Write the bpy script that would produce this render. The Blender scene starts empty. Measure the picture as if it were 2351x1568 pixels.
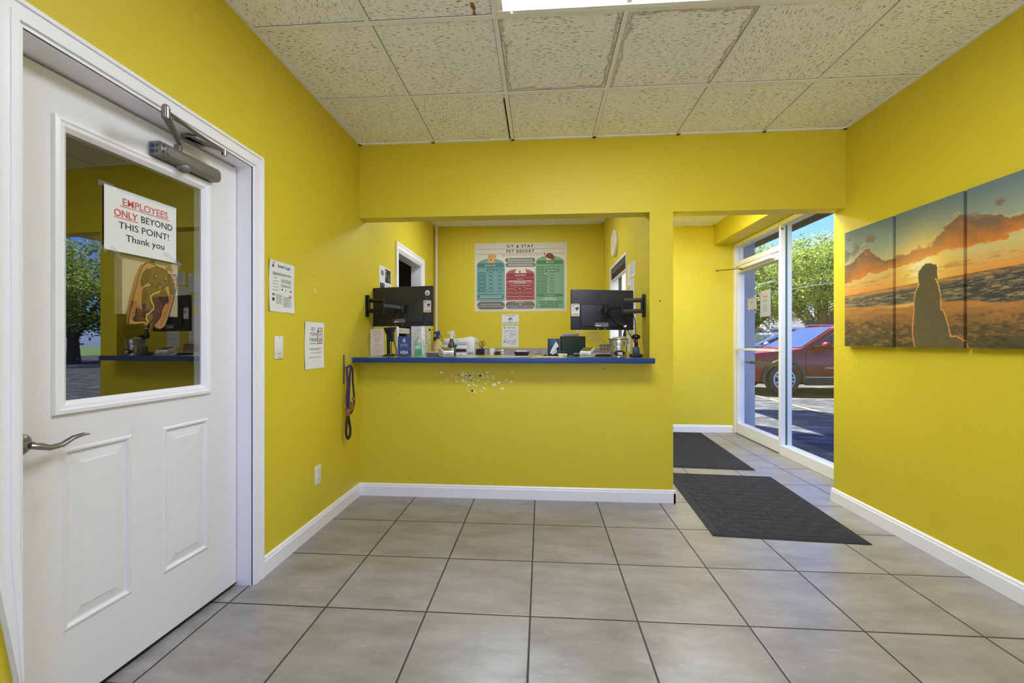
import bpy, bmesh, math, random
import numpy as np
from mathutils import Matrix, Vector

SC = bpy.context.scene
COL = SC.collection
rnd = random.Random(7)
PI = math.pi

# ------------------------------------------------------------------ camera, world, sun, exposure
cd = bpy.data.cameras.new('camera')
cd.sensor_fit = 'HORIZONTAL'; cd.sensor_width = 36.0
cd.lens = 36.0 * 968.0 / 2351.0
cd.clip_start = 0.05; cd.clip_end = 400
cam = bpy.data.objects.new('camera', cd); COL.objects.link(cam)
cam.location = (0, 0, 1.19)
cam.rotation_euler = (PI / 2, 0, 0.0695)
SC.camera = cam
SC.view_settings.view_transform = 'Standard'
SC.view_settings.look = 'None'
SC.view_settings.gamma = 1.0
SC.view_settings.use_curve_mapping = False
SC.view_settings.exposure = 0.80
SC.cycles.use_denoising = True
SC.cycles.max_bounces = 10
SC.cycles.diffuse_bounces = 7
SC.cycles.glossy_bounces = 4
SC.cycles.transparent_max_bounces = 24
SC.cycles.transmission_bounces = 6
SC.cycles.sample_clamp_indirect = 6.0
SC.cycles.adaptive_threshold = .02
SC.cycles.caustics_reflective = False
SC.cycles.caustics_refractive = False

TROFFER = 15.5        # emission of the ceiling panels, the added ones too
SKY = 0.38
SUN = 14.0
SUN_DIR = Vector((-0.36, 0.45, 0.82)).normalized()

w = bpy.data.worlds.new('sky'); SC.world = w; w.use_nodes = True
wn = w.node_tree.nodes; wl = w.node_tree.links
sky = wn.new('ShaderNodeTexSky'); sky.sky_type = 'NISHITA'; sky.sun_disc = False
sky.sun_elevation = math.asin(SUN_DIR.z); sky.sun_rotation = math.atan2(SUN_DIR.x, SUN_DIR.y)
sky.air_density = 1.0; sky.dust_density = 0.3; sky.ozone_density = 3.0
mx_ = wn.new('ShaderNodeMix'); mx_.data_type = 'RGBA'; mx_.blend_type = 'MULTIPLY'; mx_.inputs[0].default_value = 1.0; mx_.inputs[7].default_value = (.26, .35, .80, 1)
wl.new(sky.outputs[0], mx_.inputs[6]); wl.new(mx_.outputs[2], wn['Background'].inputs[0]); wn['Background'].inputs[1].default_value = SKY
sl = bpy.data.lights.new('sun', 'SUN'); sl.energy = SUN; sl.angle = 0.01; sl.color = (1, .95, .87)
so = bpy.data.objects.new('sun', sl); COL.objects.link(so); so.location = (8, 20, 25)
so.rotation_euler = SUN_DIR.to_track_quat('Z', 'Y').to_euler()

# ------------------------------------------------------------------ materials
def S(r, g, b):
    f = lambda c: (c / 255 / 12.92) if c / 255 <= .04045 else ((c / 255 + .055) / 1.055) ** 2.4
    return (f(r), f(g), f(b), 1.0)

class NT:
    def __init__(s, name):
        s.m = bpy.data.materials.new(name); s.m.use_nodes = True
        s.t = s.m.node_tree; s.t.nodes.clear()
        s.out = s.t.nodes.new('ShaderNodeOutputMaterial')
    def n(s, typ, _o=None, **kw):
        nd = s.t.nodes.new('ShaderNode' + typ)
        for k, v in kw.items():
            if k.startswith('_'):
                setattr(nd, k[1:], v); continue
            key = int(k[1:]) if k[0] == 'i' and k[1:].isdigit() else k.replace('__', ' ')
            if hasattr(v, 'node'): s.t.links.new(v, nd.inputs[key])
            else: nd.inputs[key].default_value = v
        return nd
    def math(s, op, a, b=0.0):
        return s.n('Math', _operation=op, i0=a, i1=b).outputs[0]
    def mix(s, f, a, b):
        nd = s.t.nodes.new('ShaderNodeMix'); nd.data_type = 'RGBA'
        for k, v in ((0, f), (6, a), (7, b)):
            if hasattr(v, 'node'): s.t.links.new(v, nd.inputs[k])
            else: nd.inputs[k].default_value = v
        return nd.outputs[2]
    def ramp(s, f, stops):
        nd = s.t.nodes.new('ShaderNodeValToRGB'); s.t.links.new(f, nd.inputs[0])
        e = nd.color_ramp.elements
        while len(e) < len(stops): e.new(.5)
        for el, (p, c) in zip(e, stops):
            el.position = p; el.color = c if len(c) == 4 else (*c, 1)
        return nd.outputs[0]
    def obj(s): return s.n('TexCoord').outputs['Object']
    def geo(s): return s.n('NewGeometry').outputs['Position']
    def scale(s, v, sc, loc=(0, 0, 0)):
        return s.n('Mapping', Vector=v, Scale=sc, Location=loc).outputs[0]
    def noise(s, v, sc, det=2, rough=.5):
        return s.n('TexNoise', Vector=v, Scale=sc, Detail=det, Roughness=rough).outputs[0]
    def bump(s, h, st, dist=.01):
        return s.n('Bump', Strength=st, Distance=dist, Height=h).outputs[0]
    def bsdf(s, **kw):
        b = s.n('BsdfPrincipled', **kw); s.t.links.new(b.outputs[0], s.out.inputs[0]); return s.m

MC = {}
def P(name, col, rough=.5, metal=0.0, spec=.5, **kw):
    if name not in MC:
        t = NT(name)
        MC[name] = t.bsdf(Base__Color=col, Roughness=rough, Metallic=metal, Specular__IOR__Level=spec, **kw)
    return MC[name]

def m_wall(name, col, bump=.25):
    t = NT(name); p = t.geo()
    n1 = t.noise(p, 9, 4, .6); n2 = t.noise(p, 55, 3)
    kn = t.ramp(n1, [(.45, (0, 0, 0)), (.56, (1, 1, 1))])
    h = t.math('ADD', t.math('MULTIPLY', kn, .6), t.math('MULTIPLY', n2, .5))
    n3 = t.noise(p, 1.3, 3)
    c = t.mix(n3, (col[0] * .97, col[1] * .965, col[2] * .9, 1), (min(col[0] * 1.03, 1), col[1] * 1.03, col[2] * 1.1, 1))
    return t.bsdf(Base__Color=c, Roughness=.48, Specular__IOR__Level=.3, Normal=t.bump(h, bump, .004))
YEL = (.665, .548, .034, 1)
M_YEL = m_wall('yellow_wall_paint', YEL)
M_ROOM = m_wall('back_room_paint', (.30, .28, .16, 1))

def m_floor():
    t = NT('grey_slate_floor_tile'); p = t.geo()
    T = .4572; ox, oy = -.9626, 3.197
    q = t.n('Mapping', Vector=p, Location=(-ox / T + 40, -oy / T + 40, 0), Scale=(1 / T, 1 / T, 1)).outputs[0]
    sp = t.n('SeparateXYZ', Vector=q)
    def edge(o):
        f = t.math('FRACT', o); return t.math('MINIMUM', f, t.math('SUBTRACT', 1.0, f))
    e = t.math('MINIMUM', edge(sp.outputs[0]), edge(sp.outputs[1]))
    gr = t.math('LESS_THAN', e, .0085)
    fl = t.n('VectorMath', _operation='FLOOR', i0=q).outputs[0]
    wn_ = t.n('TexWhiteNoise', Vector=fl)
    off = t.n('VectorMath', _operation='MULTIPLY_ADD', i0=wn_.outputs['Color'], i1=(9, 9, 9), i2=p).outputs[0]
    rot = t.n('Mapping', Vector=off, Rotation=(0, 0, .5), Scale=(2.2, 5.5, 1)).outputs[0]
    n1 = t.noise(rot, 1.6, 6, .62); n2 = t.noise(off, 42, 6, .72); n3 = t.noise(rot, 7, 5, .7)
    c = t.ramp(n1, [(.28, S(118, 113, 108)), (.5, S(146, 143, 140)), (.7, S(166, 164, 161))])
    c = t.mix(t.math('MULTIPLY', n2, .5), c, S(128, 122, 116))
    vein = t.ramp(n3, [(.60, (0, 0, 0)), (.70, (1, 1, 1))])
    c = t.mix(t.math('MULTIPLY', vein, .3), c, S(196, 192, 186))
    c = t.mix(t.math('MULTIPLY', wn_.outputs['Value'], .16), c, S(138, 133, 128))
    c = t.mix(gr, c, S(42, 40, 36))
    soft = t.n('MapRange', Value=e, i1=.007, i2=.016, i3=0.0, i4=1.0).outputs[0]
    h = t.math('ADD', t.math('MULTIPLY', soft, .5), t.math('ADD', t.math('MULTIPLY', n3, .14), t.math('MULTIPLY', n2, .06)))
    r = t.math('ADD', t.math('MULTIPLY', gr, .4), t.math('ADD', .27, t.math('MULTIPLY', n2, .05)))
    return t.bsdf(Base__Color=c, Roughness=r, Specular__IOR__Level=.7, Normal=t.bump(h, .3, .003))
M_FLOOR = m_floor()

def m_ctile(name, stain=None):
    t = NT(name)
    uv = t.n('UVMap', _uv_map='grain').outputs[0]
    wob = t.n('TexNoise', Vector=uv, Scale=14, Detail=1)
    uvw = t.n('VectorMath', _operation='MULTIPLY_ADD', i0=wob.outputs['Color'], i1=(.03, .03, 0), i2=uv).outputs[0]
    a = t.noise(t.scale(uvw, (34, 185, 1)), 1, 1.5, .5)
    dens = t.noise(uv, 5, 1)
    a = t.math('ADD', a, t.math('MULTIPLY', t.math('SUBTRACT', dens, .5), .12))
    fis = t.ramp(a, [(.622, (0, 0, 0)), (.65, (1, 1, 1))])
    b = t.noise(t.scale(uv, (150, 190, 1)), 1, 0)
    pit = t.ramp(b, [(.73, (0, 0, 0)), (.77, (1, 1, 1))])
    dark = t.math('MINIMUM', t.math('ADD', fis, t.math('MULTIPLY', pit, .8)), 1.0)
    base = t.mix(t.noise(uv, 160, 2), S(243, 244, 250), S(251, 251, 254))
    c = t.mix(dark, base, S(140, 136, 130))
    if stain:
        tv = t.n('SeparateXYZ', Vector=t.n('UVMap', _uv_map='tile').outputs[0])
        u, v = tv.outputs[0], tv.outputs[1]
        ds = {'l': u, 'r': t.math('SUBTRACT', 1.0, u), 'b': v, 't': t.math('SUBTRACT', 1.0, v)}
        d = None
        for k in stain:
            d = ds[k] if d is None else t.math('MINIMUM', d, ds[k])
        d = t.math('ADD', d, t.math('MULTIPLY', t.math('SUBTRACT', t.noise(uv, 9, 5, .7), .5), .17))
        line = t.ramp(d, [(.0, (.35,) * 3), (.03, (.35,) * 3), (.048, (1, 1, 1)), (.066, (0, 0, 0))])
        c = t.mix(t.math('MULTIPLY', line, .62), c, S(146, 128, 100))
    h = t.math('SUBTRACT', 1.0, dark)
    return t.bsdf(Base__Color=c, Roughness=.9, Specular__IOR__Level=.1, Normal=t.bump(h, .6, .006))
M_CT = m_ctile('fissured_ceiling_tile')
M_CTA = m_ctile('water_stained_ceiling_tile', 'lbr')
M_CTB = m_ctile('edge_stained_ceiling_tile', 'ltr')
M_BROWN = P('brown_leak_stain', S(140, 105, 60), .9)

def m_glass(name, refl, tint=(.97, .985, .98, 1), fres=.5):
    t = NT(name)
    tr = t.n('BsdfTransparent', Color=tint); gl = t.n('BsdfGlossy', Color=(1, 1, 1, 1), Roughness=.0)
    if fres:
        lw = t.n('LayerWeight', Blend=.25).outputs['Fresnel']
        f = t.math('MINIMUM', t.math('ADD', refl, t.math('MULTIPLY', lw, fres)), 1.0)
    else: f = refl
    mx = t.n('MixShader', i0=f, i1=tr.outputs[0], i2=gl.outputs[0])
    t.t.links.new(mx.outputs[0], t.out.inputs[0]); return t.m
M_GLASS = m_glass('clear_window_glass', .012, fres=.07)
M_DGLASS = m_glass('reflective_door_glass', .20, (.93, .93, .90, 1), .25)
M_ACRY = m_glass('clear_acrylic', .05, (.93, .95, .93, 1))
M_BOTTLE = m_glass('clear_plastic_bottle', .08, (.88, .93, .88, 1))
def m_trans(name, col, clear, back):
    t = NT(name)
    d = t.n('BsdfDiffuse', Color=col); tl = t.n('BsdfTranslucent', Color=col); a = t.n('MixShader', i0=back, i1=d.outputs[0], i2=tl.outputs[0])
    b = t.n('MixShader', i0=clear, i1=a.outputs[0], i2=t.n('BsdfTransparent').outputs[0]); t.t.links.new(b.outputs[0], t.out.inputs[0]); return t.m
M_TAPE = m_trans('frosted_sticky_tape', S(215, 222, 226), .72, .5)
M_CARGLASS = m_glass('dark_car_window', .16, (.10, .11, .12, 1))

def m_emit(name, col, st):
    t = NT(name)
    e = t.n('Emission', Color=col, Strength=st); t.t.links.new(e.outputs[0], t.out.inputs[0]); return t.m
def m_diffuser():
    t = NT('prismatic_lamp_diffuser'); p = t.obj()
    ch = t.n('TexChecker', Vector=t.n('Mapping', Vector=p, Rotation=(0, 0, .785)).outputs[0], Scale=150, Color1=(.88, .92, 1, 1), Color2=(.72, .77, .9, 1))
    e = t.n('Emission', Color=ch.outputs[0], Strength=TROFFER); t.t.links.new(e.outputs[0], t.out.inputs[0]); return t.m
M_DIFF = m_diffuser()

M_WHITE = P('white_gloss_trim_paint', S(240, 240, 246), .35)
def m_door():
    t = NT('scuffed_white_door_paint'); p = t.geo()
    n = t.noise(p, 5, 5, .7); sc = t.ramp(n, [(.62, (0, 0, 0)), (.75, (1, 1, 1))])
    n2 = t.noise(t.scale(p, (20, 20, 6)), 2, 3)
    c = t.mix(t.math('MULTIPLY', sc, t.math('MULTIPLY', n2, .35)), S(230, 229, 232), S(184, 182, 182))
    return t.bsdf(Base__Color=c, Roughness=.38, Specular__IOR__Level=.4)
M_DOOR = m_door()
M_GRIDP = P('white_ceiling_grid_metal', S(238, 239, 244), .45)
M_DARKGAP = P('dark_gap', S(25, 24, 22), .9)
M_STEEL = P('brushed_grey_metal', S(122, 120, 116), .38, .7)
M_CLOSER = P('grey_closer_paint', S(128, 125, 118), .42, .35)
M_NICKEL = P('satin_nickel', S(150, 147, 142), .28, 1.0)
M_ALU = P('white_aluminium_frame', S(228, 228, 228), .4)
M_CHROME = P('chrome', S(220, 222, 225), .12, 1.0)
M_BLACK = P('matt_black_plastic', S(24, 24, 27), .5)
M_BLACKM = P('black_painted_metal', S(30, 30, 34), .4, .3)
M_MON = P('black_monitor_back', S(38, 38, 46), .45)
M_DGREY = P('dark_grey_plastic', S(70, 70, 78), .45)
M_WPLAS = P('white_plastic', S(226, 226, 222), .35)
M_CREAM = P('cream_plastic', S(214, 205, 176), .4)
M_PAPER = P('white_paper', S(226, 227, 226), .8)
M_PAPERG = m_trans('grey_backlit_paper', S(206, 205, 202), 0.0, .45)
M_PAPERC = P('cream_paper', S(214, 200, 150), .85)
M_PAPERP = P('pale_pink_paper', S(216, 203, 192), .8)
M_INK = P('black_ink', S(32, 32, 32), .8)
M_INKG = P('grey_ink', S(120, 122, 124), .8)
M_INKB = P('blue_ink', S(32, 88, 140), .8)
M_INKR = P('faded_red_ink', S(205, 92, 84), .8)
M_RED = P('red_plastic', S(190, 24, 20), .4)
M_PINK = P('pink_ink', S(214, 130, 140), .8)
M_ORANGE = P('orange_ink', S(226, 170, 80), .8)
M_BROWND = P('brown_ink', S(80, 58, 40), .8)
M_BLUE = P('blue_laminate_edge', S(24, 62, 126), .35)
M_LAM = P('grey_laminate_top', S(112, 112, 104), .16, 0, .7)
M_BLUEC = P('blue_card', S(58, 78, 140), .35)
M_BLUEP = P('blue_plastic', S(28, 62, 122), .4)
M_GREENL = P('green_label', S(72, 170, 118), .5)
M_GREENP = P('pale_green_label', S(140, 200, 170), .5)
M_GREENB = P('dark_green_board', S(52, 78, 56), .6)
M_GREEND = P('dark_green_bottle', S(24, 78, 50), .35)
M_TAN = P('tan_translucent_plastic', S(196, 176, 120), .4)
M_RUB = P('black_rubber', S(26, 26, 28), .6)

# ------------------------------------------------------------------ mesh builder
class MB:
    def __init__(s, M=None):
        s.v = []; s.f = []; s.mi = []; s.sm = []; s.mats = []; s.M = M or Matrix()
    def m(s, mat):
        if mat not in s.mats: s.mats.append(mat)
        return s.mats.index(mat)
    def add(s, vs, fs, mat, smooth=False):
        o = len(s.v); k = s.m(mat); M = s.M
        s.v += [tuple(M @ Vector(v)) for v in vs]
        s.f += [tuple(i + o for i in f) for f in fs]
        s.mi += [k] * len(fs); s.sm += [smooth] * len(fs)
        return s
    def bmadd(s, bm, mat, smooth=False):
        bm.verts.index_update()
        s.add([v.co for v in bm.verts], [[v.index for v in f.verts] for f in bm.faces], mat, smooth); bm.free(); return s
    def box(s, x0, x1, y0, y1, z0, z1, mat, bev=0, seg=2):
        x0, x1 = sorted((x0, x1)); y0, y1 = sorted((y0, y1)); z0, z1 = sorted((z0, z1))
        vs = [(x, y, z) for z in (z0, z1) for y in (y0, y1) for x in (x0, x1)]
        fs = [(0, 2, 3, 1), (4, 5, 7, 6), (0, 1, 5, 4), (2, 6, 7, 3), (0, 4, 6, 2), (1, 3, 7, 5)]
        if not bev: return s.add(vs, fs, mat)
        bm = bmesh.new(); bv = [bm.verts.new(v) for v in vs]
        for f in fs: bm.faces.new([bv[i] for i in f])
        bmesh.ops.bevel(bm, geom=bm.edges[:], offset=bev, segments=seg, affect='EDGES', profile=.5)
        return s.bmadd(bm, mat, True)
    def poly(s, pts, mat): return s.add(pts, [tuple(range(len(pts)))], mat)
    def prism(s, pts, d0, d1, mat, bev=0, seg=2, axis='z'):
        """extrude a closed 2-D outline; axis z: (x,y), axis y: (x,z), axis x: (y,z)"""
        def to(p, d): return {'z': (p[0], p[1], d), 'y': (p[0], d, p[1]), 'x': (d, p[0], p[1])}[axis]
        n = len(pts)
        bm = bmesh.new()
        a = [bm.verts.new(to(p, d0)) for p in pts]; b = [bm.verts.new(to(p, d1)) for p in pts]
        bm.faces.new(a[::-1]); bm.faces.new(b)
        for i in range(n): bm.faces.new((a[i], a[(i + 1) % n], b[(i + 1) % n], b[i]))
        bmesh.ops.recalc_face_normals(bm, faces=bm.faces[:])
        if bev:
            bmesh.ops.bevel(bm, geom=bm.edges[:], offset=bev, segments=seg, affect='EDGES', profile=.5)
        return s.bmadd(bm, mat, bool(bev))
    def tube(s, pts, r, mat, seg=8, closed=False, radii=None, flat=1.0):
        pts = [Vector(p) for p in pts]; n = len(pts); vs = []; fs = []
        up = None
        for i, p in enumerate(pts):
            if closed: t = pts[(i + 1) % n] - pts[i - 1]
            else: t = pts[min(i + 1, n - 1)] - pts[max(i - 1, 0)]
            t.normalize()
            if up is None:
                up = Vector((0, 0, 1)) if abs(t.z) < .9 else Vector((0, 1, 0))
            a = t.cross(up)
            if a.length < 1e-5: a = t.cross(Vector((1, 0, 0)))
            a.normalize(); b = a.cross(t); up = b.copy()
            rr = radii[i] if radii else r
            for k in range(seg):
                an = 2 * PI * k / seg
                vs.append(p + a * math.cos(an) * rr + b * math.sin(an) * rr * flat)
        m = n if closed else n - 1
        for i in range(m):
            for k in range(seg):
                j = (i + 1) % n; l = (k + 1) % seg
                fs.append((i * seg + k, i * seg + l, j * seg + l, j * seg + k))
        if not closed:
            fs.append(tuple(range(seg))[::-1]); fs.append(tuple((n - 1) * seg + k for k in range(seg)))
        return s.add(vs, fs, mat, True)
    def lathe(s, prof, c, mat, seg=24, axis='z', cap=True):
        vs = []; fs = []
        def to(x, y, z): return {'z': (c[0] + x, c[1] + y, c[2] + z), 'y': (c[0] + x, c[1] + z, c[2] + y), 'x': (c[0] + z, c[1] + x, c[2] + y)}[axis]
        for r, z in prof:
            for k in range(seg):
                a = 2 * PI * k / seg; vs.append(to(r * math.cos(a), r * math.sin(a), z))
        for i in range(len(prof) - 1):
            for k in range(seg):
                l = (k + 1) % seg
                fs.append((i * seg + k, i * seg + l, (i + 1) * seg + l, (i + 1) * seg + k))
        if cap: fs.append(tuple(range(seg))[::-1]); fs.append(tuple((len(prof) - 1) * seg + k for k in range(seg)))
        return s.add(vs, fs, mat, True)
    def cyl(s, p0, p1, r, mat, seg=16, r1=None): return s.tube([p0, p1], r, mat, seg, radii=[r, r1 or r])
    def ball(s, c, r, mat, sx=1, sy=1, sz=1, n=10):
        prof = [(max(math.sin(PI * i / n), 1e-3) * r, -math.cos(PI * i / n) * r * sz) for i in range(n + 1)]
        o = len(s.v); s.lathe(prof, (0, 0, 0), mat, 14)
        Mi = s.M.inverted()
        for i in range(o, len(s.v)):
            q = Mi @ Vector(s.v[i]); s.v[i] = tuple(s.M @ Vector((c[0] + q.x * sx, c[1] + q.y * sy, c[2] + q.z)))
        return s
    # --- flat print: local plane x right, y up, z out
    def flat(s, pts, z, mat): return s.add([(p[0], p[1], z) for p in pts], [tuple(range(len(pts)))], mat)
    def rect(s, x0, x1, y0, y1, z, mat): return s.flat([(x0, y0), (x1, y0), (x1, y1), (x0, y1)], z, mat)
    def pill(s, x0, x1, y0, y1, z, mat, r=None):
        r = min(r or 9, (y1 - y0) / 2, (x1 - x0) / 2); pts = []
        for cx, cy, a0 in ((x1 - r, y0 + r, -90), (x1 - r, y1 - r, 0), (x0 + r, y1 - r, 90), (x0 + r, y0 + r, 180)):
            for k in range(7):
                a = math.radians(a0 + 15 * k); pts.append((cx + r * math.cos(a), cy + r * math.sin(a)))
        return s.flat(pts, z, mat)
    def disc(s, cx, cy, r, z, mat, n=24, ry=None):
        return s.flat([(cx + r * math.cos(2 * PI * k / n), cy + (ry or r) * math.sin(2 * PI * k / n)) for k in range(n)], z, mat)
    def stroke(s, pts, w, z, mat):
        L = []; R = []
        n = len(pts)
        for i, p in enumerate(pts):
            a = pts[max(i - 1, 0)]; b = pts[min(i + 1, n - 1)]
            dx, dy = b[0] - a[0], b[1] - a[1]; l = math.hypot(dx, dy) or 1
            ww = w[i] if isinstance(w, (list, tuple)) else w
            L.append((p[0] - dy / l * ww / 2, p[1] + dx / l * ww / 2)); R.append((p[0] + dy / l * ww / 2, p[1] - dx / l * ww / 2))
        for i in range(n - 1): s.flat([R[i], R[i + 1], L[i + 1], L[i]], z, mat)
        return s
    def lines(s, x0, x1, y, h, z, mat, word=None):
        x = x0; word = word or h * 4
        while x < x1:
            e = min(x1, x + word * rnd.uniform(.5, 1.4)); s.rect(x, e, y, y + h, z, mat); x = e + h * .55
        return s
    def text(s, body, x, y, size, z, mat, align='CENTER', bold=0, shear=0, sx=1, space=1, depth=0):
        cu = bpy.data.curves.new('txt', 'FONT'); cu.body = body; cu.size = size; cu.align_x = align
        cu.offset = min(bold, size * (.005 if 'M' in body else .024)); cu.shear = shear; cu.space_character = space; cu.resolution_u = 3; cu.extrude = depth
        ob = bpy.data.objects.new('txt', cu); COL.objects.link(ob)
        dg = bpy.context.evaluated_depsgraph_get()
        me = bpy.data.meshes.new_from_object(ob.evaluated_get(dg))
        s.add([(x + v.co.x * sx, y + v.co.y, z + v.co.z) for v in me.vertices], [tuple(p.vertices) for p in me.polygons], mat)
        bpy.data.objects.remove(ob); bpy.data.curves.remove(cu); bpy.data.meshes.remove(me)
        return s
    def build(s, name, parent=None, angle=35, base=None):
        """one mesh object; a child gets coordinates relative to its parent's base"""
        me = bpy.data.meshes.new(name)
        off = Vector((0, 0, 0))
        if parent is not None: off = Vector(parent['base'])
        if base is not None: off = Vector(base)
        me.from_pydata([tuple(Vector(v) - off) for v in s.v], [], s.f)
        for mt in s.mats: me.materials.append(mt)
        me.polygons.foreach_set('material_index', s.mi); me.polygons.foreach_set('use_smooth', s.sm)
        me.update()
        if any(s.sm): me.set_sharp_from_angle(angle=math.radians(angle))
        o = bpy.data.objects.new(name, me); COL.objects.link(o)
        o['base'] = tuple(off)
        if parent is not None:
            o.parent = parent
            if base is not None: o.location = off - Vector(parent['base'])
        elif base is not None: o.location = off
        return o

def tag(o, label=None, cat=None, group=None, kind=None):
    if label: o['label'] = label
    if cat: o['category'] = cat
    if group: o['group'] = group
    if kind: o['kind'] = kind
    return o
def thing(name, base, label, cat, group=None, kind=None):
    o = bpy.data.objects.new(name, None); COL.objects.link(o); o.location = base; o['base'] = tuple(base)
    o.empty_display_size = .05
    return tag(o, label, cat, group, kind)
def wallM(o, facing):
    """local print plane -> world: origin o, facing '+x' (left wall), '-x' (right wall), '-y' (walls seen head-on)"""
    o = Vector(o)
    X, Y, Z = {'+x': ((0, 1, 0), (0, 0, 1), (1, 0, 0)), '-x': ((0, -1, 0), (0, 0, 1), (-1, 0, 0)), '-y': ((1, 0, 0), (0, 0, 1), (0, -1, 0)),
               '+z': ((1, 0, 0), (0, 1, 0), (0, 0, 1))}[facing]
    return Matrix(((X[0], Y[0], Z[0], o.x), (X[1], Y[1], Z[1], o.y), (X[2], Y[2], Z[2], o.z), (0, 0, 0, 1)))

# ------------------------------------------------------------------ room shell
ZC = 2.716
XL, XR, YB, YO, XO, YV, YREAR = -1.41, 2.18, 3.185, 5.52, .80, 5.70, -1.7
def struct(mb, name, label, cat, **k):
    return tag(mb.build(name, **k), label, cat, kind='structure')

f = MB(); f.box(-4.2, 2.56, YREAR - .2, 6.0, -.12, 0, M_FLOOR)
struct(f, 'floor', 'grey slate-look square floor tiles with dark grout lines', 'floor')

b = MB()
b.box(-1.53, XL, YREAR, 1.034, 0, 2.95, M_YEL); b.box(-1.53, XL, 1.034, 1.975, 2.045, 2.95, M_YEL)
b.box(-1.53, XL, 1.975, 4.06, 0, 2.95, M_YEL); b.box(-1.53, XL, 4.06, 4.885, 2.085, 2.95, M_YEL); b.box(-1.53, XL, 4.885, 6.0, 0, 2.95, M_YEL)
M_CHIP = P('bare_plaster_chip', S(226, 214, 150), .9)
b.M = wallM((XL + .001, 0, 0), '+x')
b.flat([(2.53, 1.515), (2.545, 1.52), (2.55, 1.50), (2.541, 1.485), (2.534, 1.49)], 0, M_CHIP); b.disc(2.53, 1.60, .004, 0, M_BROWND, 8)
struct(b, 'wall_left', 'yellow painted wall on the left with white door in it', 'wall')

b = MB()
b.box(XL, .97, YB, YB + .125, 0, 1.03, M_YEL)                # low wall under the counter
b.box(XL, 2.18, YB, YB + .125, 2.148, 2.95, M_YEL)           # header
b.box(.80, .97, YB, YB + .125, 1.03, 2.148, M_YEL)           # pier
M_SCRAPE = P('scraped_paint_white', S(238, 232, 196), .85)
b.M = wallM((0, YB - .0008, 0), '-y')
r2 = random.Random(3)
for k in range(95):
    cx = r2.gauss(-.52, .11) if k < 80 else r2.uniform(-.8, -.2); cz = r2.gauss(.905, .035) if k < 80 else r2.gauss(.84, .05)
    rr = abs(r2.gauss(0, .006)) + .002; n = r2.randint(4, 7)
    a = r2.uniform(-.5, .5)
    b.flat([(cx + rr * r2.uniform(.5, 1.4) * math.cos(2 * PI * q / n + a) * 1.2, cz + rr * r2.uniform(.5, 1.2) * math.sin(2 * PI * q / n + a)) for q in range(n)], 0, M_SCRAPE)
b.disc(.875, 1.49, .006, 0, M_BROWND, 8); b.disc(.46, .985, .004, 0, M_BROWND, 8)
struct(b, 'wall_back', 'yellow wall with service window opening and passage to the entrance', 'wall')

b = MB(); b.box(XR, 2.50, YREAR, YB + .125, 0, 2.95, M_YEL)
struct(b, 'wall_right', 'yellow wall on the right behind the sunset canvases', 'wall')
b = MB(); b.box(-1.53, -1.1, YREAR - .15, YREAR, 0, 2.95, M_YEL); b.box(1.9, 2.5, YREAR - .15, YREAR, 0, 2.95, M_YEL)
b.box(-1.1, 1.9, YREAR - .15, YREAR, 0, .12, M_YEL); b.box(-1.1, 1.9, YREAR - .15, YREAR, 2.45, 2.95, M_YEL)
struct(b, 'wall_rear', 'yellow wall behind the viewer', 'wall')
b = MB()  # added window out of view, brings daylight up to the ceiling
for q in ((-1.1, -1.05), (.375, .425), (1.85, 1.9)): b.box(q[0], q[1], YREAR - .12, YREAR - .02, .12, 2.45, M_ALU)
b.box(-1.1, 1.9, YREAR - .12, YREAR - .02, .12, .18, M_ALU); b.box(-1.1, 1.9, YREAR - .12, YREAR - .02, 2.39, 2.45, M_ALU)
win3 = struct(b, 'added_window', 'added wide window behind the viewer, out of view', 'window')
b = MB(); b.box(-1.05, .375, YREAR - .075, YREAR - .07, .18, 2.39, M_GLASS); b.box(.425, 1.85, YREAR - .075, YREAR - .07, .18, 2.39, M_GLASS); b.build('pane', win3)
b = MB(); b.box(XL, XO, YO, YO + .1, 0, 2.95, M_YEL)
struct(b, 'wall_office', 'yellow office wall behind the service poster', 'wall')
b = MB()
x0, x1 = XO, .97
b.box(x0, x1, YB + .125, 4.03, 0, 2.95, M_YEL); b.box(x0, x1, 4.98, YV, 0, 2.95, M_YEL)
b.box(x0, x1, 4.03, 4.98, 0, 1.18, M_YEL); b.box(x0, x1, 4.03, 4.98, 2.04, 2.95, M_YEL)
struct(b, 'wall_office_side', 'yellow partition between the office and the entrance, with a small window', 'wall')
b = MB(); b.box(.80, 2.62, YV, YV + .15, 0, 2.95, M_YEL)
struct(b, 'wall_entrance', 'bright yellow end wall of the entrance beside the glass door', 'wall')
b = MB(); b.box(2.255, 2.50, YB + .125, YV, 2.452, 2.95, M_YEL, .012)
struct(b, 'trim_1', 'yellow boxed beam over the glass entrance front', 'beam')
b = MB()
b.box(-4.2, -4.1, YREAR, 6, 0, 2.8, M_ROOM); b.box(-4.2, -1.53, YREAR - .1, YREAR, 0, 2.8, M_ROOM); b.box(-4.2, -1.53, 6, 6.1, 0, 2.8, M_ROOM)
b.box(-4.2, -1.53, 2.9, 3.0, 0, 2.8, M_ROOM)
struct(b, 'wall_back_room', 'dim olive walls of the staff rooms behind the left wall', 'wall')

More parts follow.
